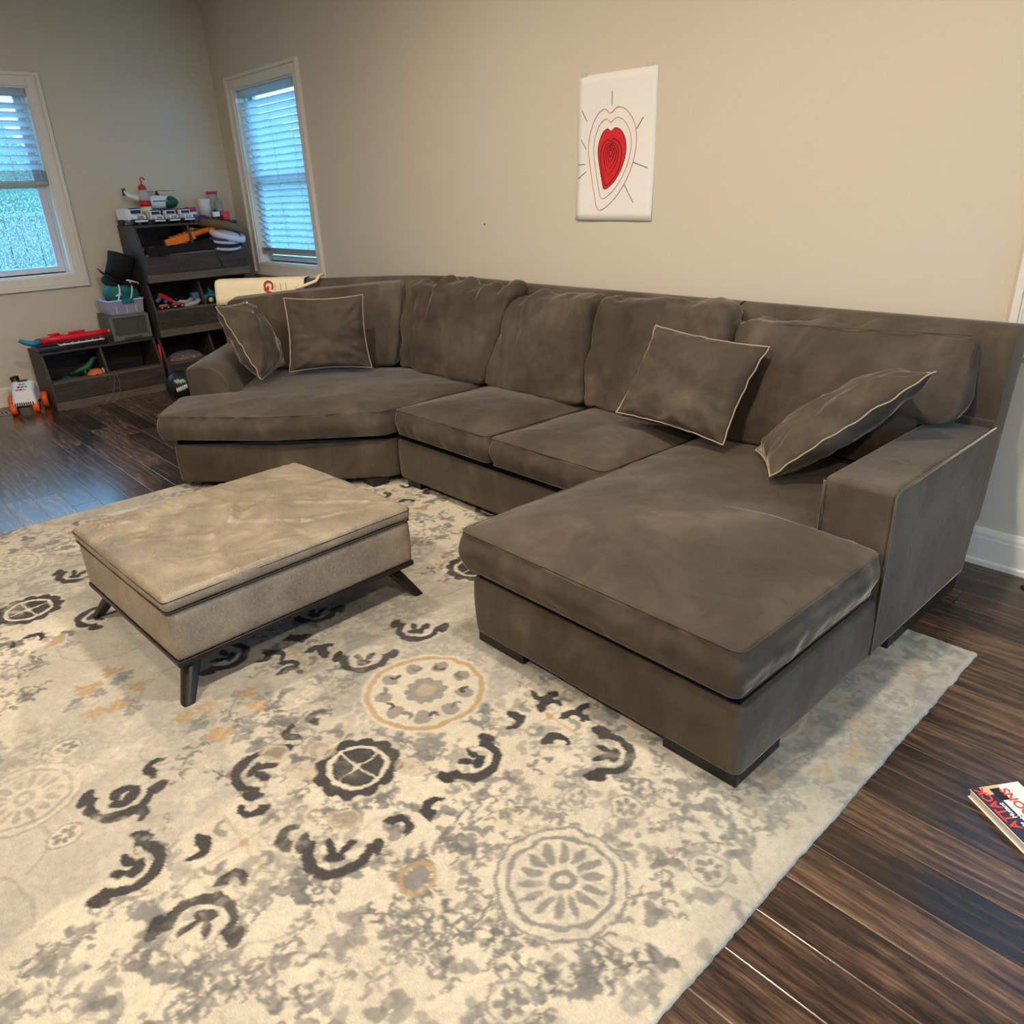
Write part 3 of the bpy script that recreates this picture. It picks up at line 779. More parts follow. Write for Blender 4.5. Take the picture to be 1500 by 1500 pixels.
# curved back: rear path and inward offset
rp = [(-3.252, 3.115), (-3.262, 3.117), (-3.5, 3.15), (-3.75, 3.155), (-3.95, 3.13), (-4.12, 3.08), (-4.28, 3.0), (-4.42, 2.885), (-4.6, 2.72), (-4.9, 2.43), (-5.16, 2.17), (-5.168, 2.162)]
st = []
for i, p in enumerate(rp):
    a = Vector(rp[max(0, i-1)]); b = Vector(rp[min(len(rp)-1, i+1)]); t = (b-a).normalized(); nrm = Vector((-t.y, t.x))
    if nrm.dot(Vector((-3.6, 1.8))-Vector(p)) < 0: nrm = -nrm
    q = Vector(p); st.append((tuple(q+nrm*.205), tuple(q+nrm*.115), tuple(q+nrm*.14), tuple(q)))
backslab(st)
# right arm: box with raked rear
def hexa(name, pts8, m, r=.018):
    o = MB().add(pts8, [(3, 2, 1, 0), (4, 5, 6, 7), (0, 1, 5, 4), (1, 2, 6, 5), (2, 3, 7, 6), (3, 0, 4, 7)]).build(name, m, None, bevel=r, seg=4)
    return sp(o)
arm = hexa('arm', [(-.955, 2.132, .056), (-.742, 2.132, .056), (-.742, 2.925, .056), (-.955, 2.925, .056), (-.955, 2.132, .615), (-.742, 2.132, .615), (-.742, 3.035, .615), (-.955, 3.035, .615)], V)
MB().tube([(-.7415, 2.134, .07), (-.7415, 2.134, .60), (-.7415, 2.17, .612), (-.7415, 2.95, .613)], .004, 6).build('seam', M['velvet'], arm, True)
MB().tube([(-.953, 2.131, .44), (-.953, 2.131, .60)], .004, 6).build('seam', M['velvet'], arm, True)
sp(hexa('back_side_panel', [(-.90, 2.915, .05), (-.746, 2.915, .05), (-.746, 2.935, .05), (-.90, 2.935, .05), (-.90, 2.93, .64), (-.744, 2.93, .64), (-.744, 3.05, .64), (-.90, 3.05, .64)], V, .006))
# left arm (runs along the left side of the angled seat, rounded crown)
def left_arm():
    P0 = Vector((-4.40, 1.50)); d = Vector((-.76, .65)).normalized(); wv = Vector((.72, .69)).normalized(); Wd = .26; L = .86
    prof = [(0, .056), (0, .3), (0, .555), (.006, .577), (.03, .592), (.07, .603), (.12, .606), (.165, .596), (.20, .575), (.23, .54), (.25, .495), (.26, .44), (.26, .3), (.26, .056)]
    vs = []; K = 14; n = len(prof)
    for i in range(K+1):
        t = i/K; ins = .012 if i in (0,) else 0
        for u, z in prof:
            u2 = min(max(u, ins), Wd-ins); p = P0+d*(L*t)+wv*u2; vs.append((p.x, p.y, z-(.01 if i == 0 and z > .5 else 0)))
    fs = [(i*n+k, i*n+(k+1) % n, (i+1)*n+(k+1) % n, (i+1)*n+k) for i in range(K) for k in range(n)]+[tuple(range(n)), tuple(K*n+k for k in range(n-1, -1, -1))]
    me = bpy.data.meshes.new('arm'); me.from_pydata(vs, [], fs); me.update()
    bm = bmesh.new(); bm.from_mesh(me); bmesh.ops.recalc_face_normals(bm, faces=bm.faces); bm.to_mesh(me); bm.free()
    o = link('arm', me, V, None, True)
    try: me.set_sharp_from_angle(angle=.9)
    except Exception: pass
    b = o.modifiers.new('bevel', 'BEVEL'); b.width = .01; b.segments = 3; b.limit_method = 'ANGLE'; b.angle_limit = .9
    return sp(o)
left_arm()
def seatwr(seed, amp=.006, side=.009):
    def f(c, n):
        if n.z > .6: return amp*1.2*fbm(c*4+Vector((seed, 0, 0)), 3)
        if n.z < -.6: return 0
        t = c.x*.9+c.y*.9
        return side*1.6*(abs(noise.noise(Vector((t*11+seed, c.z*4, seed))))-.25)+.004*fbm(c*14, 3)
    return f
def seat(pts, z0=.296, z1=.437, crown=.04, seed=0, **k):
    return sp(outline_cushion('seat_cushion', pts, z0, z1, .02, crown, V, None, .035, wr=seatwr(seed), bulge=.014, step=.014, **k))
seat([(-1.795, 1.372), (-.752, 1.372), (-.745, 2.108), (-.962, 2.118), (-.965, 2.80), (-1.765, 2.80)], crown=.038, seed=1, cen=(-1.36, 2.0))
seat([(-2.478, 2.10), (-1.80, 2.10), (-1.785, 2.80), (-2.46, 2.80)], seed=2, z1=.432, crown=.042)
seat([(-3.222, 2.10), (-2.492, 2.10), (-2.474, 2.80), (-3.215, 2.80)], seed=3, z1=.432, crown=.042)
seat([(-4.10, 1.21), (-3.62, 1.585), (-3.235, 2.035, .03), (-3.232, 2.80), (-3.95, 2.82), (-4.25, 2.55), (-4.72, 2.12), (-4.21, 1.68), (-4.42, 1.46)], seed=4, cen=(-3.72, 2.05), z1=.43, crown=.035)

def backwr(seed, a=.01, f1=7, zt=.93):
    def f(c, n):
        top = max(0, min(1, (c.z-.62)/.3))
        fold = abs(noise.noise(Vector((c.x*f1+seed+c.z*2.5, c.y*3, c.z*1.6+seed))))-.22
        rg = 1-abs(noise.noise(Vector((c.x*5+seed*2+c.z*3.2, seed+c.y, c.z*2.2-c.x*1.2))))*2.2; rg = max(0, rg)**2
        rg2 = max(0, 1-abs(noise.noise(Vector((c.x*11+seed+c.z*4, seed*3, c.z*2.5))))*2.6)**3
        return a*(.5+2.2*top)*fold*2.0+.016*fbm(c*4.5+Vector((seed, seed, 0)), 3)+.003*fbm(c*18, 3)+.022*(.35+top)*noise.noise(Vector(((c.x+.35*c.z)*9+seed, seed, (c.z-.3*c.x)*2.2)))+.012*noise.noise(Vector(((c.x-.9*c.z)*7+seed*3, seed*2, (c.z+.9*c.x)*1.8)))-.012*(rg**.5)*(.3+top)*.6
    return f
def seam_on(o, cor):
    pass
def bcush(fBL, fBR, fTL, fTR, th, seed, bulge=.045, n=(64, 8, 54), tz=.02, rb=.03):
    fBL, fBR, fTL, fTR = map(Vector, (fBL, fBR, fTL, fTR))
    u = (fBR-fBL).normalized(); up_ = (fTL-fBL).normalized(); nb = up_.cross(u); nb.normalize(); nb = -nb
    if nb.y < 0: nb = -nb
    nb = Vector((nb.x, nb.y, 0)).normalized()
    B = nb*th; T_ = nb*th*.8+Vector((0, 0, tz))
    return sp(soft_box('back_cushion', [fBL, fBR, fBR+B, fBL+B, fTL, fTR, fTR+T_, fTL+T_], rb, (.012, bulge, .012), n, V, None, backwr(seed)))
bcush((-3.17, 2.66, .455), (-2.455, 2.66, .455), (-3.115, 2.83, .895), (-2.54, 2.83, .935), .17, 1)
bcush((-2.43, 2.665, .455), (-1.755, 2.665, .455), (-2.495, 2.845, .93), (-1.79, 2.845, .925), .16, 5.3, .035)
bcush((-3.955, 2.655, .45), (-3.19, 2.66, .45), (-4.10, 2.84, .925), (-3.13, 2.85, .93), .17, 9.1, .05)
# cuddler back cushion along the 45 degree run
O = Vector((-4.085, 1.23)); e1 = Vector((.72, .69)).normalized(); e2 = Vector((-.69, .72)).normalized()
def L2(a, b, z): p = O+e1*a+e2*b; return Vector((p.x, p.y, z))
cc = [L2(-.02, .98, .45), L2(1.06, .93, .45), L2(1.06, 1.25, .45), L2(-.02, 1.25, .45), L2(-.04, 1.13, .862), L2(1.10, 1.14, .93), L2(1.10, 1.30, .94), L2(-.04, 1.28, .875)]
sp(soft_box('back_cushion', cc, .03, (.01, .02, .006), (44, 8, 30), V, None, lambda c, n: .006*fbm(c*3, 3)))
# chaise back cushion: notched over the arm, tilted
def chmap(x, z, d): # outline (x,z) in plane, d = depth from front (0) backwards
    xx = x; y = 2.668+(z-.46)*.42+(x+1.7)*.085; return (xx, y+d, z+d*.12)
pts = [(-1.735, .455), (-.975, .455), (-.972, .628), (-.838, .632), (-.842, .925), (-1.762, .905)]
ch = outline_cushion('back_cushion', pts, -.16, 0, .022, .045, V, None, .045, cen=(-1.3, .74), fmap=lambda x, z, d: chmap(x, z, -d), wr=backwr(3.7, .008, 6), bulge=.006, step=.014)
sp(ch)

# ------------------------------------------------------------------ throw pillows
def pillow(label, c4, th=.085, seed=0, pinch=.075, bend=0, amp=.021, group='piped velvet throw pillows'):
    c4 = [Vector(p) for p in c4]           # TL TR BR BL
    cen = sum(c4, Vector())/4
    N = 36
    nrm = (c4[1]-c4[3]).cross(c4[0]-c4[2]).normalized()
    def pos(u, v, side):
        k = pinch
        uu = u*(1-k*(1-v*v)*abs(u)**2); vv = v*(1-k*(1-u*u)*abs(v)**2)
        a, b = (uu+1)/2, (vv+1)/2
        p = (c4[3].lerp(c4[2], a)).lerp(c4[0].lerp(c4[1], a), b)
        h = th*(max(0, (1-abs(u)**2.6)*(1-abs(v)**2.6)))**.62
        r = max(abs(u), abs(v))
        w = amp*(1-min(1, (1-abs(u))*6)*0)*(noise.noise(Vector((u*2.2+seed, v*2.2, side*3+seed)))*.8+(abs(noise.noise(Vector((math.atan2(v, u)*3.2+seed, r*1.5, side*2))))-.2)*1.6*min(1, (1-r)*8)*r)
        edge = amp*.5*noise.noise(Vector((u*5+seed, v*5, seed)))*r
        return p+nrm*(side*(h+w*min(1, (1-r)*10))+bend*(u*u-.5)+edge)-cen
    vs = []; fs = []; id_ = {}
    def vid(i, j, s):
        bd = i in (0, N) or j in (0, N); key = (i, j, 0 if bd else s)
        if key not in id_:
            f = lambda t: math.sin(PI/2*t)*.5+t*.5
            id_[key] = len(vs); vs.append(tuple(pos(f(-1+2*i/N), f(-1+2*j/N), s)))
        return id_[key]
    for s in (1, -1):
        for i in range(N):
            for j in range(N):
                q = (vid(i, j, s), vid(i+1, j, s), vid(i+1, j+1, s), vid(i, j+1, s)); fs.append(q if s == 1 else q[::-1])
    me = bpy.data.meshes.new('throw_pillow'); me.from_pydata(vs, [], fs); me.update()
    root = link('throw_pillow', me, V, None, True); root.location = cen; tag(root, label, 'pillow', group)
    loop = [(i, 0) for i in range(N)]+[(N, j) for j in range(N)]+[(i, N) for i in range(N, 0, -1)]+[(0, j) for j in range(N, 0, -1)]
    pp = [Vector(vs[id_[(i, j, 0)]])*1.006 for i, j in loop]
    # round the corners a little by smoothing
    MB().tube(pp, .0032, 6, True).build('piping', M['piping'], root, True)
    return root
pillow('square velvet throw pillow leaning on the rounded left arm, seen nearly edge on', [(-4.30, 1.715, .905), (-4.60, 2.03, .875), (-4.43, 2.13, .50), (-4.13, 1.83, .50)], .10, 1, .04)
pillow('square velvet throw pillow upright against the angled seat back', [(-4.305, 2.125, .905), (-4.03, 2.495, .90), (-3.945, 2.45, .485), (-4.25, 2.065, .485)], .075, 5)
pillow('velvet throw pillow leaning where the chaise meets the sofa seat', [(-2.06, 2.74, .872), (-1.52, 2.75, .838), (-1.52, 2.47, .507), (-2.06, 2.48, .537)], .07, 8, .07)
pillow('velvet throw pillow wedged on edge between chaise cushion and right arm', [(-1.075, 2.86, .775), (-.85, 2.585, .862), (-1.215, 2.285, .505), (-1.44, 2.58, .475)], .085, 12, .05)

# ------------------------------------------------------------------ ottoman
def ottoman():
    root = thing('ottoman', 'low square ottoman in creased distressed tan leather on black splayed legs', 'ottoman', (-2.572, .977, 0), math.radians(2.5))
    a, b = .398, .455
    soft_box('body', [(-a, -b, .155), (a, -b, .155), (a, b, .155), (-a, b, .155), (-a, -b, .325), (a, -b, .325), (a, b, .325), (-a, b, .325)], .012, (.004, .004, 0), (20, 20, 8), M['leather'], root)
    cre = []
    rs = random.Random(3)
    def seg(p, q, h, w): cre.append((Vector(p), Vector(q), h, w))
    # main Y shaped folds (local x right, y away)
    seg((-.34, -.02), (-.12, .02), .007, .018); seg((-.12, .02), (.02, -.05), .012, .02); seg((.02, -.05), (.10, -.16), .011, .018); seg((.02, -.05), (.22, .12), .006, .015)
    seg((.02, -.05), (-.05, .14), .009, .018); seg((-.05, .14), (-.2, .28), .006, .016); seg((.1, -.16), (-.02, -.28), .006, .014); seg((-.02, -.28), (-.1, -.38), .004, .012); seg((.22, .12), (.3, .33), .006, .014)
    seg((.15, .05), (.36, .08), .005, .012); seg((.05, .2), (.25, .38), .006, .014); seg((-.1, .3), (.1, .4), .005, .014); seg((-.3, .2), (-.18, .36), .005, .012); seg((.18, -.12), (.3, -.3), .004, .012)
    for k in range(34):
        x = rs.uniform(-.37, -.05); y = -.44; seg((x-.02+k*.0, y+.02), (x+rs.uniform(-.05, .03), y+rs.uniform(.08, .2)), .0032, .008)
    for k in range(16):
        y = rs.uniform(-.42, .42); seg((-.385, y), (-.3+rs.uniform(0, .1), y+rs.uniform(-.05, .05)), .003, .009)
    for k in range(36):
        x = rs.uniform(-.32, .32); y = rs.uniform(-.35, .38); t = rs.uniform(.2, 1.3); l = rs.uniform(.05, .14); seg((x, y), (x+l*math.cos(t), y+l*math.sin(t)), .0028, .009)
    def wr(c, n):
        if n.z < .3: return .0015*fbm(c*9, 3)
        h = .003*fbm(c*7, 3); p = Vector((c.x, c.y))
        for A, B, hh, w in cre:
            d = B-A; t = max(0, min(1, (p-A).dot(d)/d.length_squared)); r2 = (p-A-d*t).length_squared; hh = hh*1.0
            if r2 < (4*w)**2: h += 1.5*hh*math.exp(-r2/(w*w))*(.4+.6*math.sin(PI*(.15+.7*t)))-hh*.35*math.exp(-r2/(6*w*w))
        return h
    a += .006; b += .006
    def lidz(P_, t): return P_
    lid = soft_box('lid_cushion', [(-a, -b, .328), (a, -b, .328), (a, b, .328), (-a, b, .328), (-a, -b, .382), (a, -b, .382), (a, b, .382), (-a, b, .382)], .02, (.004, .004, .006), (120, 130, 8), M['leather'], root, wr)
    lp = [(-a, -b), (a, -b), (a, b), (-a, b)]
    pp = fillet(lp, .02, .03)
    MB().tube([(p.x*1.004, p.y*1.004, .366) for p in pp], .0022, 6, True).build('top_seam', M['thread'], lid, True)
    MB().tube([(p.x*.992, p.y*.992, .327) for p in pp], .004, 6, True).build('lid_gap', M['thread'], root, True)
    m = MB(); a2, b2 = a-.004, b-.004
    m.box(-a2, a2, -b2, b2, .137, .156); m.build('base_frame', M['espresso'], root, bevel=.003)
    for sx in (-1, 1):
        for sy in (-1, 1):
            m = MB(); x0, y0 = sx*(a2-.085), sy*(b2-.075); x1, y1 = sx*(a2+.0), sy*(b2+.0)
            vs = []
            for (cx, cy, z, h) in ((x1, y1, .010, .02), (x0, y0, .137, .03)):
                for k in range(12):
                    t = 2*PI*k/12; ca, sa = math.cos(t), math.sin(t)
                    q = (abs(ca)**.5*(1 if ca > 0 else -1)*h, abs(sa)**.5*(1 if sa > 0 else -1)*h); vs.append((cx+q[0], cy+q[1], z))
            m.add(vs, [(k, (k+1) % 12, 12+(k+1) % 12, 12+k) for k in range(12)]+[tuple(range(11, -1, -1)), tuple(range(12, 24))])
            m.build('leg', M['espresso'], root, True, .002)
ottoman()
LP_A, LP_B, LP_C, LP_D, SKY = 46, 34, 56, 4, 8.5
# ------------------------------------------------------------------ tote bag over the left back
def tote():
    m = P('natural_canvas', 232, 216, 182, .9, var=.05, scale=30)
    root = thing('canvas_tote_bag', 'natural canvas tote bag with red lettering draped over the left sofa back', 'bag')
    A = Vector((-5.16, 2.135)); B = Vector((-4.735, 2.545)); d = (B-A).normalized(); L = (B-A).length; nin = Vector((d.y, -d.x))
    if nin.dot(Vector((-3.6, 1.8))-A) < 0: nin = -nin
    prof = [(-.028, .62), (-.022, .80), (-.014, .93), (.0, .959), (.03, .966), (.075, .966), (.108, .963), (.124, .950), (.134, .93), (.140, .90), (.147, .86), (.154, .82)]
    def sheet(off, name):
        vs = []; K = 26; n = len(prof)
        for i in range(K+1):
            for j, (u, z) in enumerate(prof):
                p = A+d*(L*i/K); wv = .004*noise.noise(Vector((i*.35, j*.5, 2)))
                p = p+nin*(u+off+wv*(1 if j > 3 else -1)); vs.append((p.x, p.y, z+off*(.9 if 2 < j < 8 else 0)+wv*.8))
        fs = [(i*n+k, i*n+k+1, (i+1)*n+k+1, (i+1)*n+k) for i in range(K) for k in range(n-1)]
        me = bpy.data.meshes.new(name); me.from_pydata(vs, [], fs); me.update()
        o = link(name, me, m, root, True); s = o.modifiers.new('solid', 'SOLIDIFY'); s.thickness = .003; s.offset = 1
        return o
    o = sheet(.004, 'bag_body')
    red = P('red_print', 176, 52, 44, .8); blk = P('grey_print', 120, 112, 100, .8)
    # lettering on the front face, reading downwards
    def face(t, z, off=.0125):
        u = .140+(.90-z)*.17; p = A+d*(L*t)+nin*(u+off); return Vector((p.x, p.y, z))
    ex = Vector((0, 0, -1)); ex = (ex+Vector((nin.x, nin.y, 0))*.17).normalized(); ey = Vector((d.x, d.y, 0)).normalized(); ez = ex.cross(ey)
    for k, (body, t, z, sz, mt) in enumerate((('ORGAN', .56, .985, .085, red),)):
        p = face(t, .966); mt4 = Matrix(((ex.x, ey.x, ez.x, p.x), (ex.y, ey.y, ez.y, p.y), (ex.z, ey.z, ez.z, p.z), (0, 0, 0, 1)))
        text('lettering', 'GAN', sz, mt4, mt, root, .0006, .85)
    for k in range(3):
        p = face(.68+.06*k, .945); mt4 = Matrix(((ex.x, ey.x, ez.x, p.x), (ex.y, ey.y, ez.y, p.y), (ex.z, ey.z, ez.z, p.z), (0, 0, 0, 1)))
        m_ = MB()
        for q in range(5): m_.box(q*.009, q*.009+.006, 0, .003, 0, .0004, mt4)
        m_.build('small_print', blk, root)
    # handle strap falling over the seat side
    hp = [Vector((-4.70, 2.625, .968)), Vector((-4.655, 2.59, .977)), Vector((-4.60, 2.535, .972)), Vector((-4.575, 2.50, .95)), Vector((-4.60, 2.44, .93)), Vector((-4.66, 2.37, .905))]
    pts = []
    for i in range(len(hp)-1):
        for k in range(4): pts.append(hp[i].lerp(hp[i+1], k/4))
    MB().tube(pts, .010, 6).build('handle', m, root, True)
tote()

# ------------------------------------------------------------------ heart drawing on the wall
def drawing():
    root = thing('heart_drawing', "child's drawing of a red heart with rays on white paper, taped to the back wall", 'drawing', (-2.67, WY, 1.6))
    x0, x1, z0, z1 = -.245, .245, -.318, .34
    W = P('white_paper', 236, 232, 226, .85, var=.02)
    K, J = 14, 18; vs = []; fs = []
    def off(u, v):                              # lower left corner lifts off the wall
        return .002+.012*max(0, 1-v*3)*(1-u*.6)+.0015*math.sin(u*9+v*4)
    def pt(x, z, e=.0008):
        u = (x-x0)/(x1-x0); v = (z-z0)/(z1-z0); lean = (v-.5)*.012
        return (x+lean*1.0, -off(u, v)-e, z-.006*u)
    for i in range(K+1):
        for j in range(J+1): vs.append(pt(x0+(x1-x0)*i/K, z0+(z1-z0)*j/J, 0))
    for i in range(K):
        for j in range(J): fs.append((i*(J+1)+j, (i+1)*(J+1)+j, (i+1)*(J+1)+j+1, i*(J+1)+j+1))
    me = bpy.data.meshes.new('paper_sheet'); me.from_pydata(vs, [], fs); me.update()
    o = link('paper_sheet', me, W, root, True); s = o.modifiers.new('s', 'SOLIDIFY'); s.thickness = .0006; s.offset = -1
    red = P('red_marker', 214, 24, 34, .7, var=.12, scale=40); dk = P('black_marker', 40, 14, 16, .7); pk = P('pink_pencil', 205, 110, 118, .8); gy = P('grey_pencil', 120, 116, 118, .8)
    # convert pixel-measured heart (wall metres): centre x -2.685
    def C2(x, z): return (x+2.67, z-1.6)
    def closed(pts, n=10):
        out = []; N = len(pts)
        for i in range(N):
            p0, p1, p2, p3 = [Vector(pts[(i+k) % N]) for k in (-1, 0, 1, 2)]
            for q in range(n):
                t = q/n; out.append(.5*((2*p1)+(p2-p0)*t+(2*p0-5*p1+4*p2-p3)*t*t+(3*p1-p0-3*p2+p3)*t**3))
        return out
    H = [(-2.727, 1.428), (-2.748, 1.475), (-2.766, 1.54), (-2.776, 1.60), (-2.768, 1.645), (-2.745, 1.685), (-2.715, 1.70), (-2.692, 1.688), (-2.665, 1.702), (-2.63, 1.69), (-2.603, 1.655), (-2.594, 1.61), (-2.603, 1.56), (-2.63, 1.505), (-2.675, 1.455)]
    H = [C2(*p) for p in H]; hc = closed(H, 4)
    vs = [pt(p.x, p.y, .0016) for p in hc]; c0 = pt(*C2(-2.69, 1.60), .0016); n = len(vs)
    MB().add(vs+[c0], [(i, (i+1) % n, n) for i in range(n)]).build('red_heart', red, root)
    def line(pts, r, m, nm, cl=True):
        q = closed(pts, 4) if cl else [Vector(p) for p in pts]
        MB().tube([pt(p.x, p.y, .0022) for p in q], r, 5, cl).build(nm, m, root)
    def sc(s, cx, cz, dx=0, dz=0): return [((x-cx)*s+cx+dx, (z-cz)*s+cz+dz) for x, z in H]
    cx, cz = C2(-2.687, 1.59)
    line(H, .0012, dk, 'heart_outline')
    for s, dz in ((.76, -.022), (.52, -.012), (.38, -.006), (.24, .0), (.12, .003)): line(sc(s, cx, cz, -.004, dz), .0017, dk, 'heart_line')
    line(sc(1.32, cx, cz, 0, .008), .0011, pk, 'pencil_outline'); line(sc(1.68, cx, cz, -.002, .012), .0013, pk, 'pencil_outline')
    for a, b in (((-2.549, 1.546), (-2.462, 1.519)), ((-2.60, 1.45), (-2.537, 1.366)), ((-2.852, 1.512), (-2.905, 1.48)), ((-2.862, 1.547), (-2.905, 1.545)), ((-2.853, 1.615), (-2.888, 1.66)), ((-2.535, 1.69), (-2.50, 1.735)), ((-2.85, 1.74), (-2.885, 1.79)), ((-2.69, 1.80), (-2.69, 1.86))):
        line([C2(*a), C2(*b)], .0016, gy, 'ray', False)
    for x in (-.2, .2): MB().box(x-.02, x+.02, -.0035, -.0005, .335, .352).build('tape', clearish('clear_tape', srgb(235, 232, 220), .5) if 'clear_tape' not in bpy.data.materials else bpy.data.materials['clear_tape'], root)
drawing()
tag(boxo('wall_nail', -.004, .004, -.006, 0, -.004, .004, P('steel', 150, 145, 138, .3, metal=.8)), 'tiny nail stuck in the bare wall left of the heart drawing', 'nail').location = (-3.67, WY, 1.257)

# ------------------------------------------------------------------ comic book, cable
def book():
    T = Matrix(((.832, .555, 0, -.338), (-.555, .832, 0, 1.80), (0, 0, 1, 0), (0, 0, 0, 1)))
    # local x: down-right edge of the photo, local y: towards upper right
    root = thing('comic_book', 'paperback comic book with red title lettering on the dark floor', 'book'); root.matrix_world = T
    wp = P('book_pages', 226, 218, 204, .8); wc = P('book_cover_white', 235, 231, 222, .4)
    boxo('pages', .003, .197, .003, .132, .001, .0215, wp, root)
    c = boxo('cover', 0, .2, 0, .134, .0215, .0235, wc, root, .0006); boxo('back_cover', 0, .2, 0, .134, .0, .0012, wc, root)
    z = .0237
    boxo('cover_art', .0, .2, .0015, .052, .0234, z, P('comic_ink_navy', 44, 48, 66, .4, var=.4, scale=70), root)
    boxo('cover_art', .0, .028, .025, .075, .0235, z+.0001, P('comic_skin', 214, 178, 140, .4, var=.15, scale=60), root)
    boxo('cover_art', .01, .05, .046, .072, .0236, z+.0002, P('comic_black', 26, 24, 30, .4, var=.2), root)
    m = MB(); m.lathe([(.022, .0236), (.022, z+.0002)], 24, Matrix.Translation((.105, .098, 0))); m.build('cover_art', P('comic_grey', 150, 150, 158, .4), root)
    m = MB(); m.prism([((.010 if k % 2 else .016)*math.cos(k*PI/8)+.105, (.010 if k % 2 else .016)*math.sin(k*PI/8)+.098) for k in range(16)], .0238, z+.0005); m.build('cover_art', P('comic_cream', 240, 232, 190, .4), root)
    MB().tube([(.07, .092, z), (.12, .12, z), (.2, .13, z)], .0009, 5).build('ink_line', P('comic_black', 0, 0, 0), root)
    red = P('comic_red', 226, 62, 58, .4); wh = P('comic_white', 236, 236, 240, .4)
    Tw = root.matrix_world
    def tx(body, sz, x, y, m, zz=.0003, sp_=1):
        # baseline runs towards -x, tops towards -y
        L = Matrix(((-1, 0, 0, x), (0, -1, 0, y), (0, 0, 1, z+zz), (0, 0, 0, 1)))
        o = text('title_lettering', body, sz, L, m, None, .0002, sp_); o.parent = root
    tx('ATTACK', .034, .135, .032, red, .0004); tx('Mutant', .017, .105, .045, wh, .0004); tx('of the', .012, .148, .045, wh, .0004)
    tx('Monster', .016, .110, .060, wh, .0006); tx('GOONS', .033, .135, .090, red, .0006)
book()
cab = MB().tube([(-.50, 3.02, .004), (-.555, 3.045, .004), (-.575, 3.06, .005), (-.565, 3.085, .006), (-.53, 3.09, .005), (-.48, 3.08, .004), (-.40, 3.10, .004)], .0035, 6).build('black_cable', P('black_plastic', 20, 20, 22, .4), None, True)
tag(cab, 'thin black cable end looped on the floor by the baseboard at right', 'cable')
vent = thing('floor_vent', 'small beige floor register by the left baseboard', 'vent', (-6.86, .86, 0))
boxo('frame', -.06, .06, -.12, .12, 0, .006, P('beige_metal', 150, 140, 122, .4), vent, .001)
for k in range(9): boxo('slot', -.045, .045, -.1+k*.024, -.09+k*.024, .006, .0068, P('vent_dark', 30, 26, 24, .6), vent)

# ------------------------------------------------------------------ toy bins (local: x forwards from wall, y along wall)
SH = M['shelf']
def bin_unit(name, label, loc, w=.85, h=.43, group='stackable toy bins'):
    r = thing(name, label, 'toy storage bin', loc, 0, group)
    d = .475; t = .018; top = .385
    prof = [(0, 0), (d, 0), (d, .06), (d-.006, .06), (d-.006, .195), (top, h-t), (top, h), (0, h)]
    prof_side = [(0, 0), (d-.01, 0), (d-.01, .205), (top-.005, h-t), (0, h-t)]
    for nm, y in (('side_panel', 0), ('side_panel', w-t), ('divider', w/2-t/2)):
        T = Matrix(((1, 0, 0, 0), (0, 0, -1, y+t), (0, 1, 0, 0), (0, 0, 0, 1)))
        m = MB(); m.prism(prof_side, 0, t, T); o = m.build(nm, SH, r, bevel=.0015)
    boxo('top_panel', 0, top, -.002, w+.002, h-t, h, SH, r, .0015)
    boxo('bottom_panel', 0, d-.02, t, w-t, .05, .05+t, SH, r)
    boxo('back_panel', 0, .006, t, w-t, .05, h-t, SH, r)
    boxo('front_panel', d-.028, d-.012, t, w-t, .06, .200, SH, r, .0015)
    boxo('front_ledge', d-.10, d-.008, t, w-t, .196, .212, M['edge'], r, .0015)
    boxo('kickboard', d-.012, d+.006, -.001, w+.001, 0, .058, M['edge'], r, .0015)
    return r
BX = -7.08
low = bin_unit('toy_bin', 'low two compartment toy bin by the window with a keyboard on top', (BX, 1.258, 0))
dup(low, (BX, 2.135, 0), None, 'bottom toy bin of the three high stack in the corner')
dup(low, (BX, 2.135, .4302), None, 'middle toy bin of the stack, holding action toys')
dup(low, (BX, 2.135, .8604), None, 'topmost toy bin of the stack, heaped with hats and blasters')
tb = [k for k in C.objects if k.get('category') == 'toy storage bin']
# inner floor heights of the bins
F0, F1, F2, TOP = .069, .4992, .9294, 1.291
def zlab(o, l, c, g=None): return tag(o, l, c, g)

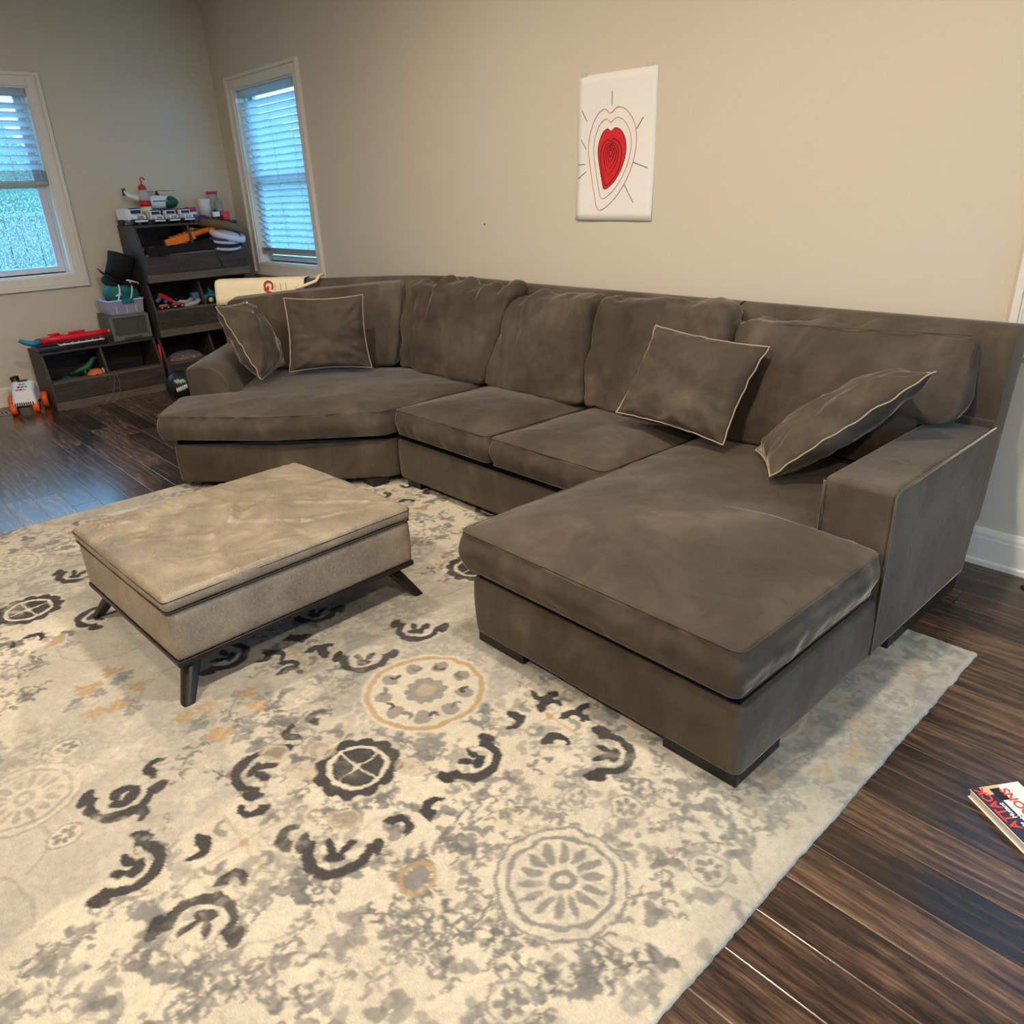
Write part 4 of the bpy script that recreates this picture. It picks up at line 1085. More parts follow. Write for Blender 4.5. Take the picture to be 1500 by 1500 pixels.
# vehicles on top
def truck(label, loc, rz, cab_col, s=1, group='toy trucks on the top bin'):
    r = thing('toy_truck', label, 'toy truck', loc, rz, group)
    wh = P('toy_white', 226, 228, 232, .3); ch = P('toy_chrome', 170, 174, 180, .2, metal=.7); dk = P('toy_window', 40, 42, 60, .2); tire = P('toy_tyre', 28, 28, 30, .6)
    b = lambda n, *a: boxo(n, *[q*s for q in a[:6]], a[6], r, .004*s)
    b('chassis', -.09, .125, -.036, .036, .018, .03, ch)
    b('cargo_body', -.09, .03, -.044, .044, .031, .10, cab_col)
    b('cab', .031, .075, -.042, .042, .031, .095, wh)
    MB().add([(.0755*s, -.037*s, .05*s), (.12*s, -.034*s, .035*s), (.12*s, .034*s, .035*s), (.0755*s, .037*s, .05*s), (.0755*s, -.037*s, .070*s), (.12*s, -.034*s, .060*s), (.12*s, .034*s, .060*s), (.0755*s, .037*s, .070*s)],
             [(3, 2, 1, 0), (4, 5, 6, 7), (0, 1, 5, 4), (1, 2, 6, 5), (2, 3, 7, 6), (3, 0, 4, 7)]).build('hood', wh, r, bevel=.003)
    b('windshield', .0752, .0775, -.034, .034, .070, .090, dk)
    b('grille', .1202, .123, -.022, .022, .034, .056, ch); b('bumper', .1202, .132, -.042, .042, .018, .030, wh)
    for y in (-.03, .03): b('headlight', .1202, .1235, y-.006, y+.006, .036, .046, P('toy_lamp', 190, 215, 235, .2))
    b('light_bar', .045, .055, -.03, .03, .0955, .103, P('toy_blue', 30, 70, 160, .4))
    for x in (-.065, -.03, .10):
        for y in (-.045, .045):
            MB().lathe([(.0, -.008), (.014, -.008), (.018, -.005), (.018, .005), (.014, .008), (.0, .008)], 16, TR((x*s, y*s, .018*s), PI/2, 0, 0, s)).build('wheel', tire, r, True)
    return r
tw = P('toy_white', 226, 228, 232, .3); tg = P('toy_green', 20, 84, 58, .35)
truck('largest white toy truck, leftmost on the top bin', (-6.88, 2.19, TOP), .18, P('toy_cream', 218, 216, 206, .35), 1.25)
truck('white toy truck standing right below the red lantern', (-6.86, 2.345, TOP), .15, P('toy_ivory', 214, 208, 176, .4), 1.05)
truck('white toy truck with green body, third from left on the top bin', (-6.855, 2.465, TOP), .12, tg, 1.05)
truck('white toy truck with red body next to the red and white tin', (-6.855, 2.585, TOP), .12, P('toy_red', 190, 30, 38, .35), 1.05)
def heli():
    r = thing('toy_helicopter', 'white and green toy helicopter behind the trucks on the top bin', 'toy helicopter', (-6.985, 2.47, TOP), PI/2+.05)
    MB().ball((.0, 0, .165), (.15, .045, .055), n=24).build('fuselage', tw, r, True)
    MB().ball((.075, 0, .16), (.09, .047, .05), n=20).build('nose_shell', tg, r, True)
    MB().tube([(-.10, 0, .175), (-.18, 0, .205), (-.235, 0, .225), (-.26, 0, .255)], [.035, .022, .016, .008], 10).build('tail_boom', tw, r, True)
    boxo('tail_fin', -.275, -.245, -.004, .004, .22, .275, tg, r, .003)
    boxo('side_stripe', -.06, .06, -.0475, .0475, .165, .178, P('toy_cyan', 80, 160, 190, .4), r, .002)
    MB().lathe([(.02, .215), (.012, .235), (.006, .25)], 14).build('rotor_mast', tg, r)
    for a in (.15, .15+PI/2, .15+PI, .15+1.5*PI): boxo('rotor_blade', .01, .16, -.009, .009, .246, .249, P('toy_grey', 90, 98, 96, .5), r, 0, TR((0, 0, 0), 0, 0, a))
    for y in (-.05, .05):
        MB().tube([(-.09, y, .004), (.09, y, .004), (.11, y, .014)], .004, 6).build('skid', tg, r)
        for x in (-.05, .05): MB().tube([(x, y, .004), (x, y*.5, .12)], .004, 6).build('strut', tg, r)
heli()
def lantern():
    r = thing('toy_lantern', 'red and clear toy lantern with hook standing among the trucks', 'lantern', (-6.975, 2.395-.012, TOP))
    r.location = (-6.935, 2.345, TOP+.0)
    red = P('lantern_red', 196, 26, 44, .35)
    MB().lathe([(.0, 0), (.045, 0), (.047, .11), (.040, .135), (.0, .135)], 20).build('base', P('toy_cream', 0, 0, 0), r, True)
    MB().lathe([(.0, .1355), (.046, .1355), (.046, .178), (.0, .178)], 20).build('red_band', red, r, True)
    MB().lathe([(.042, .179), (.036, .235), (.026, .262)], 20).build('clear_globe', clearish('clear_globe_plastic', srgb(214, 200, 200), .55), r, True)
    MB().lathe([(.0, .262), (.032, .262), (.028, .285), (.012, .30), (.0, .302)], 20).build('cap', red, r, True)
    MB().tube([(0, 0, .298), (0, .004, .32), (0, -.004, .34), (0, .012, .352), (0, .028, .342), (0, .03, .332)], .006, 8).build('hook', red, r, True)
lantern()
r = thing('striped_tin', 'red, white and blue striped tin at the right of the toy trucks', 'tin', (-6.865, 2.675, TOP), .2)
for k, (c, nm) in enumerate((((150, 60, 90), 'tin_plum'), ((60, 84, 130), 'tin_blue'), ((196, 34, 52), 'tin_red'), ((226, 224, 226), 'tin_white'), ((70, 70, 110), 'tin_navy'), ((200, 40, 54), 'tin_red2'))):
    boxo('band', -.03, .03, -.036, .036, .0+k*.0192, .0188+k*.0192, P(nm, *c, .4), r, .002)
me = MB().ball((0, 0, .024), (.04, .055, .024), n=20).mesh('blue_cloth'); wrinkle(me, lambda c, n: .007*fbm(c*25, 3))
o = link('blue_cloth', me, P('cloth_blue', 36, 66, 130, .8), None, True); o.location = (-6.865, 2.765, TOP); tag(o, 'small crumpled blue cloth beside the striped tin', 'cloth')
o = MB().lathe([(0, 0), (.055, 0), (.055, .17), (.052, .174), (0, .174)], 28).build('paper_roll', P('white_matte', 214, 214, 210, .6), None, True); o.location = (-6.985, 2.85, TOP); tag(o, 'white cylinder standing in the corner of the top bin', 'canister')
r = thing('clear_jar', 'tall clear plastic jar with a red lid in the corner of the top bin', 'jar', (-6.99, 2.963-.03, TOP))
MB().lathe([(0, 0), (.04, 0), (.042, .21)], 24).build('body', clearish('clear_jar_plastic', srgb(206, 200, 192), .32), r, True)
MB().lathe([(0, .2105), (.046, .2105), (.046, .232), (0, .232)], 24).build('lid', P('lid_red', 196, 44, 56, .4), r, True)
r = thing('clear_cup', 'open clear plastic cup with red contents in front of the jar', 'cup', (-6.915, 2.945, TOP))
MB().lathe([(.032, 0), (.036, .155), (.034, .155), (.030, .002)], 24).build('cup_wall', clearish('clear_jar_plastic2', srgb(200, 196, 190), .35), r, True)
MB().lathe([(0, .0), (.029, .0), (.030, .045), (0, .05)], 20).build('contents', P('pale_red', 190, 90, 84, .5), r, True)
o = boxo('red_block', -.03, .03, -.032, .032, 0, .07, P('bright_red', 218, 22, 34, .4), None, .006); o.location = (-6.83, 2.945, TOP); o.rotation_euler = (0, 0, .2); tag(o, 'bright red toy block at the right end of the top bin', 'toy block')
def fig(label, loc, rz):
    r = thing('toy_robot', label, 'toy robot', loc, rz); a = P('toy_white', 0, 0, 0); b = P('toy_black', 26, 26, 30, .4)
    boxo('torso', -.02, .02, -.03, .03, .03, .07, a, r, .004); boxo('head', -.012, .012, -.014, .014, .0705, .09, b, r, .003)
    for y in (-.018, .018): boxo('leg', -.012, .012, y-.009, y+.009, 0, .0295, b, r, .002)
    for y in (-1, 1): MB().tube([(0, y*.034, .062), (.01, y*.055, .045), (.03, y*.07, .03)], .007, 8).build('arm', P('toy_chrome', 0, 0, 0), r, True)
fig('small white and black toy robot standing between cloth and red block', (-6.82, 2.865, TOP), 0)

# ---- heap in the topmost bin
def dome(label, name, loc, rx, ry, h, m, brim=1.0, rot=(0, 0, 0), band=None, cat='hat'):
    r = thing(name, label, cat, loc, 0, None, rot)
    MB().lathe([(0, .0), (1, .0), (1.02, .02*1), (.98, .05), (.8, h*.55/1), (.5, h*.88), (.2, h), (0, h*1.01)], 32, Matrix.Diagonal((rx, ry, 1, 1))).build('crown', m, r, True)
    if band: MB().lathe([(1.025, .006), (1.035, .006), (1.02, .028), (1.005, .028)], 32, Matrix.Diagonal((rx, ry, 1, 1))).build('band', band, r, True)
    return r
hx = BX+.40
dome('brown felt hat on top of the heap in the top bin', 'felt_hat', (BX+.365, 2.835, 1.222), .14, .17, .07, P('brown_felt', 112, 90, 62, .9), rot=(-.26, -.12, 0))
dome('white cap under the brown hat in the top bin', 'white_hat', (BX+.385, 2.875, 1.152), .12, .15, .065, P('cap_white', 206, 210, 220, .8), rot=(-.25, .25, 0))
dome('blue cap with a pale band under the white cap', 'blue_hat', (BX+.395, 2.845, 1.118), .10, .125, .05, P('cap_blue', 40, 62, 128, .7), rot=(-.06, .2, 0), band=P('cap_band', 190, 200, 206, .6))
dome('navy cap with a light rim at the bottom of the cap pile', 'navy_hat', (BX+.40, 2.835, 1.078), .105, .135, .055, P('cap_navy', 26, 32, 58, .7), rot=(-.04, .3, 0), band=P('cap_band', 190, 200, 206, .6))
me = MB().box(-.16, .13, -.29, .27, 0, .09).mesh('black_bag')
bm = bmesh.new(); bm.from_mesh(me); bmesh.ops.subdivide_edges(bm, edges=bm.edges, cuts=14, use_grid_fill=True); bm.to_mesh(me); bm.free(); wrinkle(me, lambda c, n: .018*fbm(c*9, 4)-.01)
o = link('black_cloth_bag', me, P('black_fabric', 16, 15, 17, .9), None, True); o.location = (BX+.362, 2.46, 1.073); o.rotation_euler = (.05, .05, 0); o.scale = (1, 1.0, .8); tag(o, 'flat black cloth bag lying across the top bin under the orange blaster', 'bag')
def blaster(label, loc, rot, c1, c2, s=1, nm='toy_blaster', group='toy blasters'):
    r = thing(nm, label, 'toy blaster', loc, 0, group, rot)
    boxo('body', -.10*s, .10*s, -.02*s, .02*s, 0, .05*s, c1, r, .006*s)
    MB().lathe([(0, 0), (.016*s, 0), (.016*s, .12*s), (.02*s, .12*s), (.02*s, .15*s), (0, .15*s)], 14, TR((.10*s, 0, .03*s), 0, PI/2, 0)).build('barrel', c2, r, True)
    MB().prism([(-.09*s, 0), (-.05*s, 0), (-.07*s, -.08*s), (-.11*s, -.075*s)], -.014*s, .014*s, Matrix(((1, 0, 0, 0), (0, 0, 1, 0), (0, 1, 0, 0), (0, 0, 0, 1)))).build('grip', c2, r, bevel=.004*s)
    for k in range(5): boxo('rib', (-.06+k*.03)*s, (-.045+k*.03)*s, -.022*s, .022*s, .05*s, .058*s, c1, r, .002*s)
    boxo('magazine', -.0*s, .04*s, -.012*s, .012*s, -.04*s, -.001*s, c2, r, .003*s)
    return r
ob = P('orange_plastic', 236, 122, 22, .4); bl = P('blue_plastic', 28, 128, 176, .4); rd = P('red_plastic', 206, 36, 52, .4); dkp = P('dark_plastic', 34, 34, 42, .4); tan = P('brown_plastic', 104, 76, 52, .6)
blaster('large orange ribbed toy blaster lying on the black bag', (BX+.37, 2.49, 1.135), (0, -.22, PI/2), ob, ob, 1.25)
blaster('brown toy blaster lying across the orange one', (BX+.33, 2.60, 1.185), (.2, -.2, PI/2+.12), tan, tan, .85)
o = MB().ball((0, 0, 0), (.05, .05, .022), n=16).build('tan_disc', P('tan_wood', 186, 130, 66, .6), None, True); o.location = (BX+.30, 2.60, 1.235); tag(o, 'round tan wooden disc beside the brown hat', 'toy')
r = thing('orange_rattle', 'orange toy with round head at the right of the black bag', 'toy', (BX+.41, 2.715, 1.105), 0, None, (0, -.5, PI/2))
MB().ball((.07, 0, .02), (.036, .03, .03)).build('head', P('coral_plastic', 240, 96, 50, .4), r, True); MB().tube([(-.09, 0, 0), (.05, 0, .015)], [.022, .014], 10).build('handle', P('coral_plastic', 0, 0, 0), r, True)
r = thing('white_toy_pistol', 'small white and dark red toy at the left of the top bin', 'toy', (BX+.36, 2.215, 1.10), .3)
boxo('barrel', -.02, .02, -.05, .02, 0, .022, P('toy_white', 0, 0, 0), r, .003); boxo('grip', -.015, .015, .021, .06, -.012, .03, P('dark_red', 96, 28, 34, .5), r, .004)
cd = MB().tube([(BX+.40, 2.70, 1.09), (BX+.452, 2.715, 1.075), (BX+.478, 2.722, 1.07), (BX+.484, 2.73, 1.02), (BX+.482, 2.745, .97), (BX+.482, 2.75, .945)], .0035, 6).build('hanging_string', P('black_plastic', 0, 0, 0), None, True)
tag(cd, 'thin black string hanging down the front of the top bin', 'string')

# ---- middle bin
zl = .4302+.212
blaster('blue and red toy blaster in the left half of the middle bin', (BX+.36, 2.265, .71), (.1, .55, PI/2+.2), rd, bl, .62)
def robot_arm(label, loc, rz):
    r = thing('toy_robot_dog', label, 'toy robot', loc, rz); w_ = P('toy_silver', 176, 178, 174, .4); b_ = P('steel_blue', 66, 120, 152, .4)
    MB().tube([(0, -.10, .02), (0, -.05, .035), (0, .0, .03), (0, .05, .045)], [.014, .020, .016, .02], 10).build('arm', w_, r, True)
    MB().tube([(.04, -.05, .0), (.04, .0, .012), (.04, .06, .02), (.04, .10, .04)], [.016, .022, .02, .018], 10).build('arm', w_, r, True)
    boxo('fist', -.03, .03, .052, .112, .04, .10, b_, r, .010); boxo('fist', .012, .07, .115, .17, .015, .072, b_, r, .010)
robot_arm('silver toy robot with two blue block fists in the middle bin', (BX+.37, 2.435, zl+.0), .1)
def car(label, loc, rz, c, wc, s=1, fin=True, nm='toy_car'):
    r = thing(nm, label, 'toy car', loc, rz, None)
    MB().ball((0, 0, .055*s), (.085*s, .035*s, .026*s), n=18).build('body', c, r, True)
    if fin: MB().prism([(-.03*s, .07*s), (.02*s, .07*s), (-.035*s, .12*s)], -.004*s, .004*s, Matrix(((1, 0, 0, 0), (0, 0, 1, 0), (0, 1, 0, 0), (0, 0, 0, 1)))).build('fin', c, r)
    for x in (-.05, .055):
        for y in (-.045, .045):
            w_ = MB().lathe([(0, -.014*s), (.022*s, -.014*s), (.03*s, -.009*s), (.03*s, .009*s), (.022*s, .014*s), (0, .014*s)], 18, TR((x*s, y*s, .03*s), PI/2, 0, 0)).build('wheel', P('toy_tyre', 28, 28, 30, .6), r, True)
            MB().lathe([(0, -.016*s), (.018*s, -.016*s), (.018*s, .016*s), (0, .016*s)], 14, TR((x*s, y*s, .03*s), PI/2, 0, 0)).build('hub', wc, w_, True)
    return r
car('teal shark shaped toy truck with yellow wheels in the middle bin', (BX+.375, 2.665, zl), PI/2+.1, P('teal_plastic', 18, 110, 130, .4), P('lime_plastic', 214, 220, 60, .4), 1.1)
car('small red and black toy car on the ledge of the middle bin', (BX+.425, 2.225, zl), PI/2, P('coral_plastic', 0, 0, 0), P('toy_chrome', 0, 0, 0), .5, False)
car('small orange toy car on the ledge of the middle bin', (BX+.425, 2.335, zl), PI/2, rd, P('toy_chrome', 0, 0, 0), .55, False)
o = MB().ball((0, 0, .03), (.02, .02, .032), n=14).build('orange_figure', P('coral_plastic', 0, 0, 0), None, True); o.location = (BX+.37, 2.79, zl); tag(o, 'small orange toy figure beside the teal shark truck', 'toy')
me = MB().ball((0, 0, 0), (.17, .19, .085), n=24).mesh('toy_heap'); wrinkle(me, lambda c, n: .03*fbm(c*14, 4))
def heap(label, loc, m, s=(1, 1, 1)):
    o = bpy.data.objects.new('dark_toy_pile', me.copy()); o.data.materials.append(m); C.objects.link(o)
    for p in o.data.polygons: p.use_smooth = True
    o.location = loc; o.scale = s; tag(o, label, 'toy pile')
heap('dark tangle of toys filling the left half of the middle bin', (BX+.24, 2.345, .60), P('dark_mixed', 34, 36, 46, .6, var=.6, scale=40)); heap('dark tangle of toys filling the right half of the middle bin', (BX+.23, 2.755, .60), P('dark_mixed', 0, 0, 0))
# ---- bottom bin of the stack
r = thing('bag_of_blocks', 'clear bag of coloured play pieces in the bottom bin of the stack', 'bag of toys', (BX+.33, 2.345, .15))
bm_ = MB().ball((0, 0, .05), (.10, .16, .075), n=20).mesh('film'); wrinkle(bm_, lambda c, n: .012*fbm(c*20, 3)); link('film', bm_, clearish('clear_film', srgb(170, 168, 176), .22, .1), r, True)
for k in range(14):
    c = ((234, 196, 80, 'pc_y'), (206, 40, 60, 'pc_r'), (40, 50, 130, 'pc_b'), (236, 120, 60, 'pc_o'), (30, 30, 34, 'pc_k'))[k % 5]
    MB().ball((random.uniform(-.02, .07), -.12+k*.018, .06+random.uniform(-.02, .035)), random.uniform(.014, .022), n=12).build('play_piece', P(c[3], *c[:3], .4), r, True)
# ---- low bin contents
heap('green and blue toys at the left of the low bin', (BX+.31, 1.43, .14), P('teal_mixed', 26, 96, 112, .5, var=.5, scale=30), (.7, .6, .8))
def dino(label, loc, rz, m, s=1):
    r = thing('toy_dinosaur', label, 'toy dinosaur', loc, rz)
    MB().tube([(-.12*s, 0, .03*s), (-.06*s, 0, .045*s), (0, 0, .06*s), (.04*s, 0, .09*s), (.06*s, 0, .12*s), (.09*s, 0, .125*s)], [.006*s, .018*s, .03*s, .022*s, .018*s, .01*s], 12).build('body', m, r, True)
    for x in (-.02, .02):
        for y in (-.02, .02): MB().tube([(x*s, y*s, .05*s), (x*s, y*1.3*s, 0)], [.012*s, .009*s], 8).build('leg', m, r, True)
dino('green toy dinosaur in the left half of the low bin', (BX+.30, 1.57, .20), PI/2, P('green_plastic', 22, 92, 44, .5), 1.0)
r = thing('orange_toy_ring', 'orange toy with a dark centre in the left half of the low bin', 'toy', (BX+.36, 1.615, .195), 0, None, (.2, .4, 0))
MB().ball((0, 0, .02), (.05, .065, .035), n=14).build('shell', P('salmon_plastic', 222, 112, 70, .5), r, True); MB().ball((.045, 0, .03), .014, n=10).build('centre', dkp, r, True)
o = MB().ball((0, 0, .02), (.03, .02, .03), n=12).build('silver_ball', P('toy_silver', 0, 0, 0), None, True); o.location = (BX+.36, 1.695-.02, .20); tag(o, 'small silver toy against the divider of the low bin', 'toy')
heap('dark blue toys deep in the right half of the low bin', (BX+.27, 1.93, .13), P('blue_mixed', 26, 40, 110, .5, var=.5, scale=30), (.8, .7, .75))

# ---- on the low bin
LT = .4302
def keyboard():
    r = thing('toy_keyboard', 'black toy piano keyboard on top of the low bin', 'keyboard', (-6.79, 1.50, LT), .03)
    k = P('black_plastic', 20, 20, 22, .4); boxo('body', -.10, .085, -.24, .26, 0, .035, k, r, .008)
    boxo('control_panel', -.095, -.01, -.23, .25, .035, .045, P('dark_plastic', 34, 34, 42, .4), r, .003)
    for i in range(22): boxo('white_key', .0, .08, -.09+i*.0148, -.0765+i*.0148, .0352, .042, P('key_white', 232, 230, 228, .3), r, .001)
    for i in range(21):
        if i % 7 not in (2, 6): boxo('black_key', .0, .045, -.0805+i*.0148, -.0715+i*.0148, .0422, .05, k, r, .001)
keyboard()
r = thing('toy_blaster', 'red toy blaster with blue stock and orange tip lying across the keyboard', 'toy blaster', (-6.80, 1.53, LT+.052), 0, None, (0, 0, PI/2))
MB().tube([(-.22, 0, .02), (-.1, 0, .028), (.05, 0, .026), (.2, 0, .028), (.25, .004, .03), (.262, .004, .03)], [.024, .028, .025, .022, .026, .018], 12).build('barrel', P('guitar_red', 218, 18, 46, .35), r, True)
MB().tube([(-.36, .012, .05), (-.33, .008, .03), (-.28, .004, .012), (-.225, .0, .02)], [.016, .020, .024, .018], 10).build('stock', P('sky_blue_plastic', 24, 130, 170, .4), r, True)
boxo('sight', -.02, .10, -.008, .008, .052, .068, P('guitar_red', 0, 0, 0), r, .003); boxo('trigger_block', -.16, -.08, -.014, .014, .055, .07, P('guitar_red', 0, 0, 0), r, .004)
MB().lathe([(0, 0), (.014, 0), (.014, .02), (0, .02)], 12, TR((.263, .004, .03), 0, PI/2, 0)).build('tip', ob, r)
r = thing('game_controller', 'dark handheld toy behind the red blaster on the low bin', 'toy', (-6.93, 1.40, LT), .2)
MB().tube([(0, -.10, .05), (0, -.03, .06), (0, .05, .055), (0, .09, .05)], [.03, .026, .022, .016], 10).build('body', P('dark_plastic', 0, 0, 0), r, True); boxo('foot', -.02, .02, -.03, .03, 0, .034, P('dark_plastic', 0, 0, 0), r); boxo('orange_trim', .012, .03, .0, .08, .058, .076, ob, r, .003)
r = thing('pocket_game', 'white pocket game with dark screen on the low bin', 'toy', (-6.95, 1.55, LT+.0), 0, None, (0, .5, .2))
boxo('case', -.045, .045, -.03, .03, .06, .08, P('toy_white', 0, 0, 0), r, .004); boxo('screen', -.035, .0, -.022, .022, .0802, .0815, dkp, r); boxo('button', .01, .025, -.012, .012, .0802, .084, rd, r); boxo('stand', -.04, .02, -.02, .02, .035, .0598, dkp, r)
r = thing('orange_dart', 'orange and green toy rod behind the red blaster', 'toy', (-6.94, 1.68, LT), 0)
boxo('rod', -.01, .01, -.10, .10, .05, .07, P('lime_plastic', 0, 0, 0), r, .004); boxo('cap', -.018, .018, -.13, -.101, .04, .085, ob, r, .006); boxo('base', -.03, .03, -.05, .08, 0, .0498, rd, r, .006)
r = thing('plastic_drawer', 'smoky plastic drawer box on the right end of the low bin', 'storage box', (-6.88, 1.955, LT))
gp = clearish('smoky_plastic', srgb(96, 100, 98), .62); fg = P('drawer_frame', 106, 112, 110, .35)
boxo('shell', -.16, .15, -.145, -.137, 0, .195, P('smoke_shell', 66, 64, 60, .4), r); boxo('shell', -.16, .15, .137, .145, 0, .195, P('smoke_shell', 0, 0, 0), r); boxo('top', -.16, .15, -.145, .145, .195, .203, P('smoke_shell', 0, 0, 0), r); boxo('back', -.16, -.152, -.137, .137, 0, .195, P('smoke_shell', 0, 0, 0), r); boxo('bottom', -.152, .15, -.137, .137, 0, .006, P('smoke_shell', 0, 0, 0), r)
m = MB(); m.box(.151, .17, -.15, -.125, .004, .2); m.box(.151, .17, .125, .15, .004, .2); m.box(.151, .17, -.125, .125, .004, .04); m.box(.151, .17, -.125, .125, .178, .2); m.build('drawer_front', fg, r, bevel=.003)
boxo('drawer_window', .155, .161, -.125, .125, .04, .178, gp, r); boxo('handle', .17, .178, -.07, .07, .012, .026, P('drawer_handle', 70, 74, 72, .4), r, .002)
o_ = MB().ball((.08, .07, .06), .02, n=12).build('yellow_toy', P('toy_ivory', 0, 0, 0), r, True)
r = thing('clear_storage_bin', 'clear lidless plastic bin with blue latches on the drawer box', 'storage box', (-6.87, 1.96, LT+.2035))
cp = clearish('bin_plastic', srgb(190, 190, 214), .42); rimm = P('bin_rim', 188, 196, 222, .35)
def hollow(r, x0, x1, y0, y1, z0, z1, tp, m, t=.003):
    vs = [(x0+tp, y0+tp, z0), (x1-tp, y0+tp, z0), (x1-tp, y1-tp, z0), (x0+tp, y1-tp, z0), (x0, y0, z1), (x1, y0, z1), (x1, y1, z1), (x0, y1, z1)]
    o = MB().add(vs, [(3, 2, 1, 0), (0, 1, 5, 4), (1, 2, 6, 5), (2, 3, 7, 6), (3, 0, 4, 7)]).build('tub', m, r); s = o.modifiers.new('s', 'SOLIDIFY'); s.thickness = t
hollow(r, -.15, .15, -.135, .135, 0, .105, .012, cp)
m = MB(); m.box(-.155, .155, -.14, -.13, .103, .115); m.box(-.155, .155, .13, .14, .103, .115); m.box(.145, .155, -.13, .13, .103, .115); m.box(-.155, -.145, -.13, .13, .103, .115); m.build('rim', rimm, r, bevel=.002)
boxo('latch', .1555, .162, -.03, .06, .085, .118, P('latch_blue', 30, 110, 150, .4), r, .003)
for y in (-.08, 0, .07): boxo('rib', .1425, .1455, y-.003, y+.003, .01, .1, rimm, r)
boxo('contents', -.11, .11, -.10, .10, .004, .05, P('bin_contents', 176, 120, 120, .6, var=.3, scale=30), r, .01)
r = thing('teal_gym_bag', 'teal and white gym bag resting in the clear bin', 'bag', (-6.885, 1.985, LT+.2615), 0)
me2 = MB().ball((0, 0, .09), (.12, .135, .1), n=40).mesh('bag_body'); wrinkle(me2, lambda c, n: .02*fbm(c*9, 4)); link('bag_body', me2, P('teal_fabric', 28, 112, 112, .75, var=.2, scale=20), r, True)
for k, (y, q) in enumerate(((-.05, .0), (.03, .3))):
    MB().tube([(math.cos(t)*.13, y+q*.05+.02*math.sin(t*2), .09+math.sin(t)*.108) for t in [(-.9+i*.22) for i in range(12)]], .007, 6).build('white_piping', P('white_matte', 0, 0, 0), r, True)
MB().tube([(.05, -.05, .185), (.08, .0, .2), (.09, .06, .19), (.10, .12, .165), (.07, .13, .15)], .008, 6).build('strap', P('white_matte', 0, 0, 0), r, True)
T = TR((.123, -.085, .085), PI/2, 0, PI/2); MB().prism([(0, 0), (.05, .028), (.052, .004), (.028, -.004)], 0, .004, T).build('white_emblem', P('white_matte', 0, 0, 0), r); 
r = thing('black_top_hat', 'black top hat on top of the teal gym bag', 'hat', (-6.89, 1.985, LT+.45), 0, None, (-.34, .16, 0))
bf = P('black_felt', 12, 12, 14, .85)
MB().lathe([(0, 0), (.10, 0), (.098, .15), (.106, .205), (.103, .212), (0, .206)], 36).build('crown', bf, r, True)
me3 = bpy.data.meshes.new('brim'); vs = []; n = 40
for rr in (.101, .13, .158):
    for k in range(n):
        a = 2*PI*k/n; lift = .045*((rr-.10)/.058)**1.5*abs(math.sin(a))**2; vs.append((rr*math.cos(a), rr*math.sin(a), .012+lift))
me3.from_pydata(vs, [], [(q*n+k, q*n+(k+1) % n, (q+1)*n+(k+1) % n, (q+1)*n+k) for q in range(2) for k in range(n)]); me3.update()
o = link('brim', me3, bf, r, True); s = o.modifiers.new('s', 'SOLIDIFY'); s.thickness = .004
me4 = MB().ball((0, 0, -.02), (.11, .12, .055), n=24).mesh('lining'); link('lining', me4, P('black_fabric', 0, 0, 0), r, True)
# ---- floor pieces
o = MB().tube([(-6.70, 2.122, .02), (-6.68, 2.122, .2), (-6.665, 2.122, .37)], .0095, 8).build('red_bat', P('bright_red', 0, 0, 0), None, True); tag(o, 'thin red plastic bat standing in the gap between the bin stacks', 'toy bat')
r = thing('black_ball', 'black ball with pale green lettering by the sofa arm', 'ball', (-6.20, 2.075, .112))
MB().ball((0, 0, 0), .112, n=32).build('ball_shell', P('ball_black', 26, 30, 34, .4), r, True)
pg = P('ball_mint', 150, 200, 170, .5); cdir = Vector((6.2, -2.07, 1.3)).normalized()
for k in range(9):
    a = cdir.copy(); a.rotate(Euler((0, -.28+.05*(k % 3), -.35+k*.085))); MB().ball(a*.1105, (.010, .010, .018 if k % 2 else .012), n=8).build('mark', pg, r, True)
for k in range(6):
    a = cdir.copy(); a.rotate(Euler((0, .38-.04*k, -.3+k*.13))); MB().ball(a*.1105, (.006, .008, .020), n=8).build('mark', P('toy_white', 0, 0, 0), r, True)
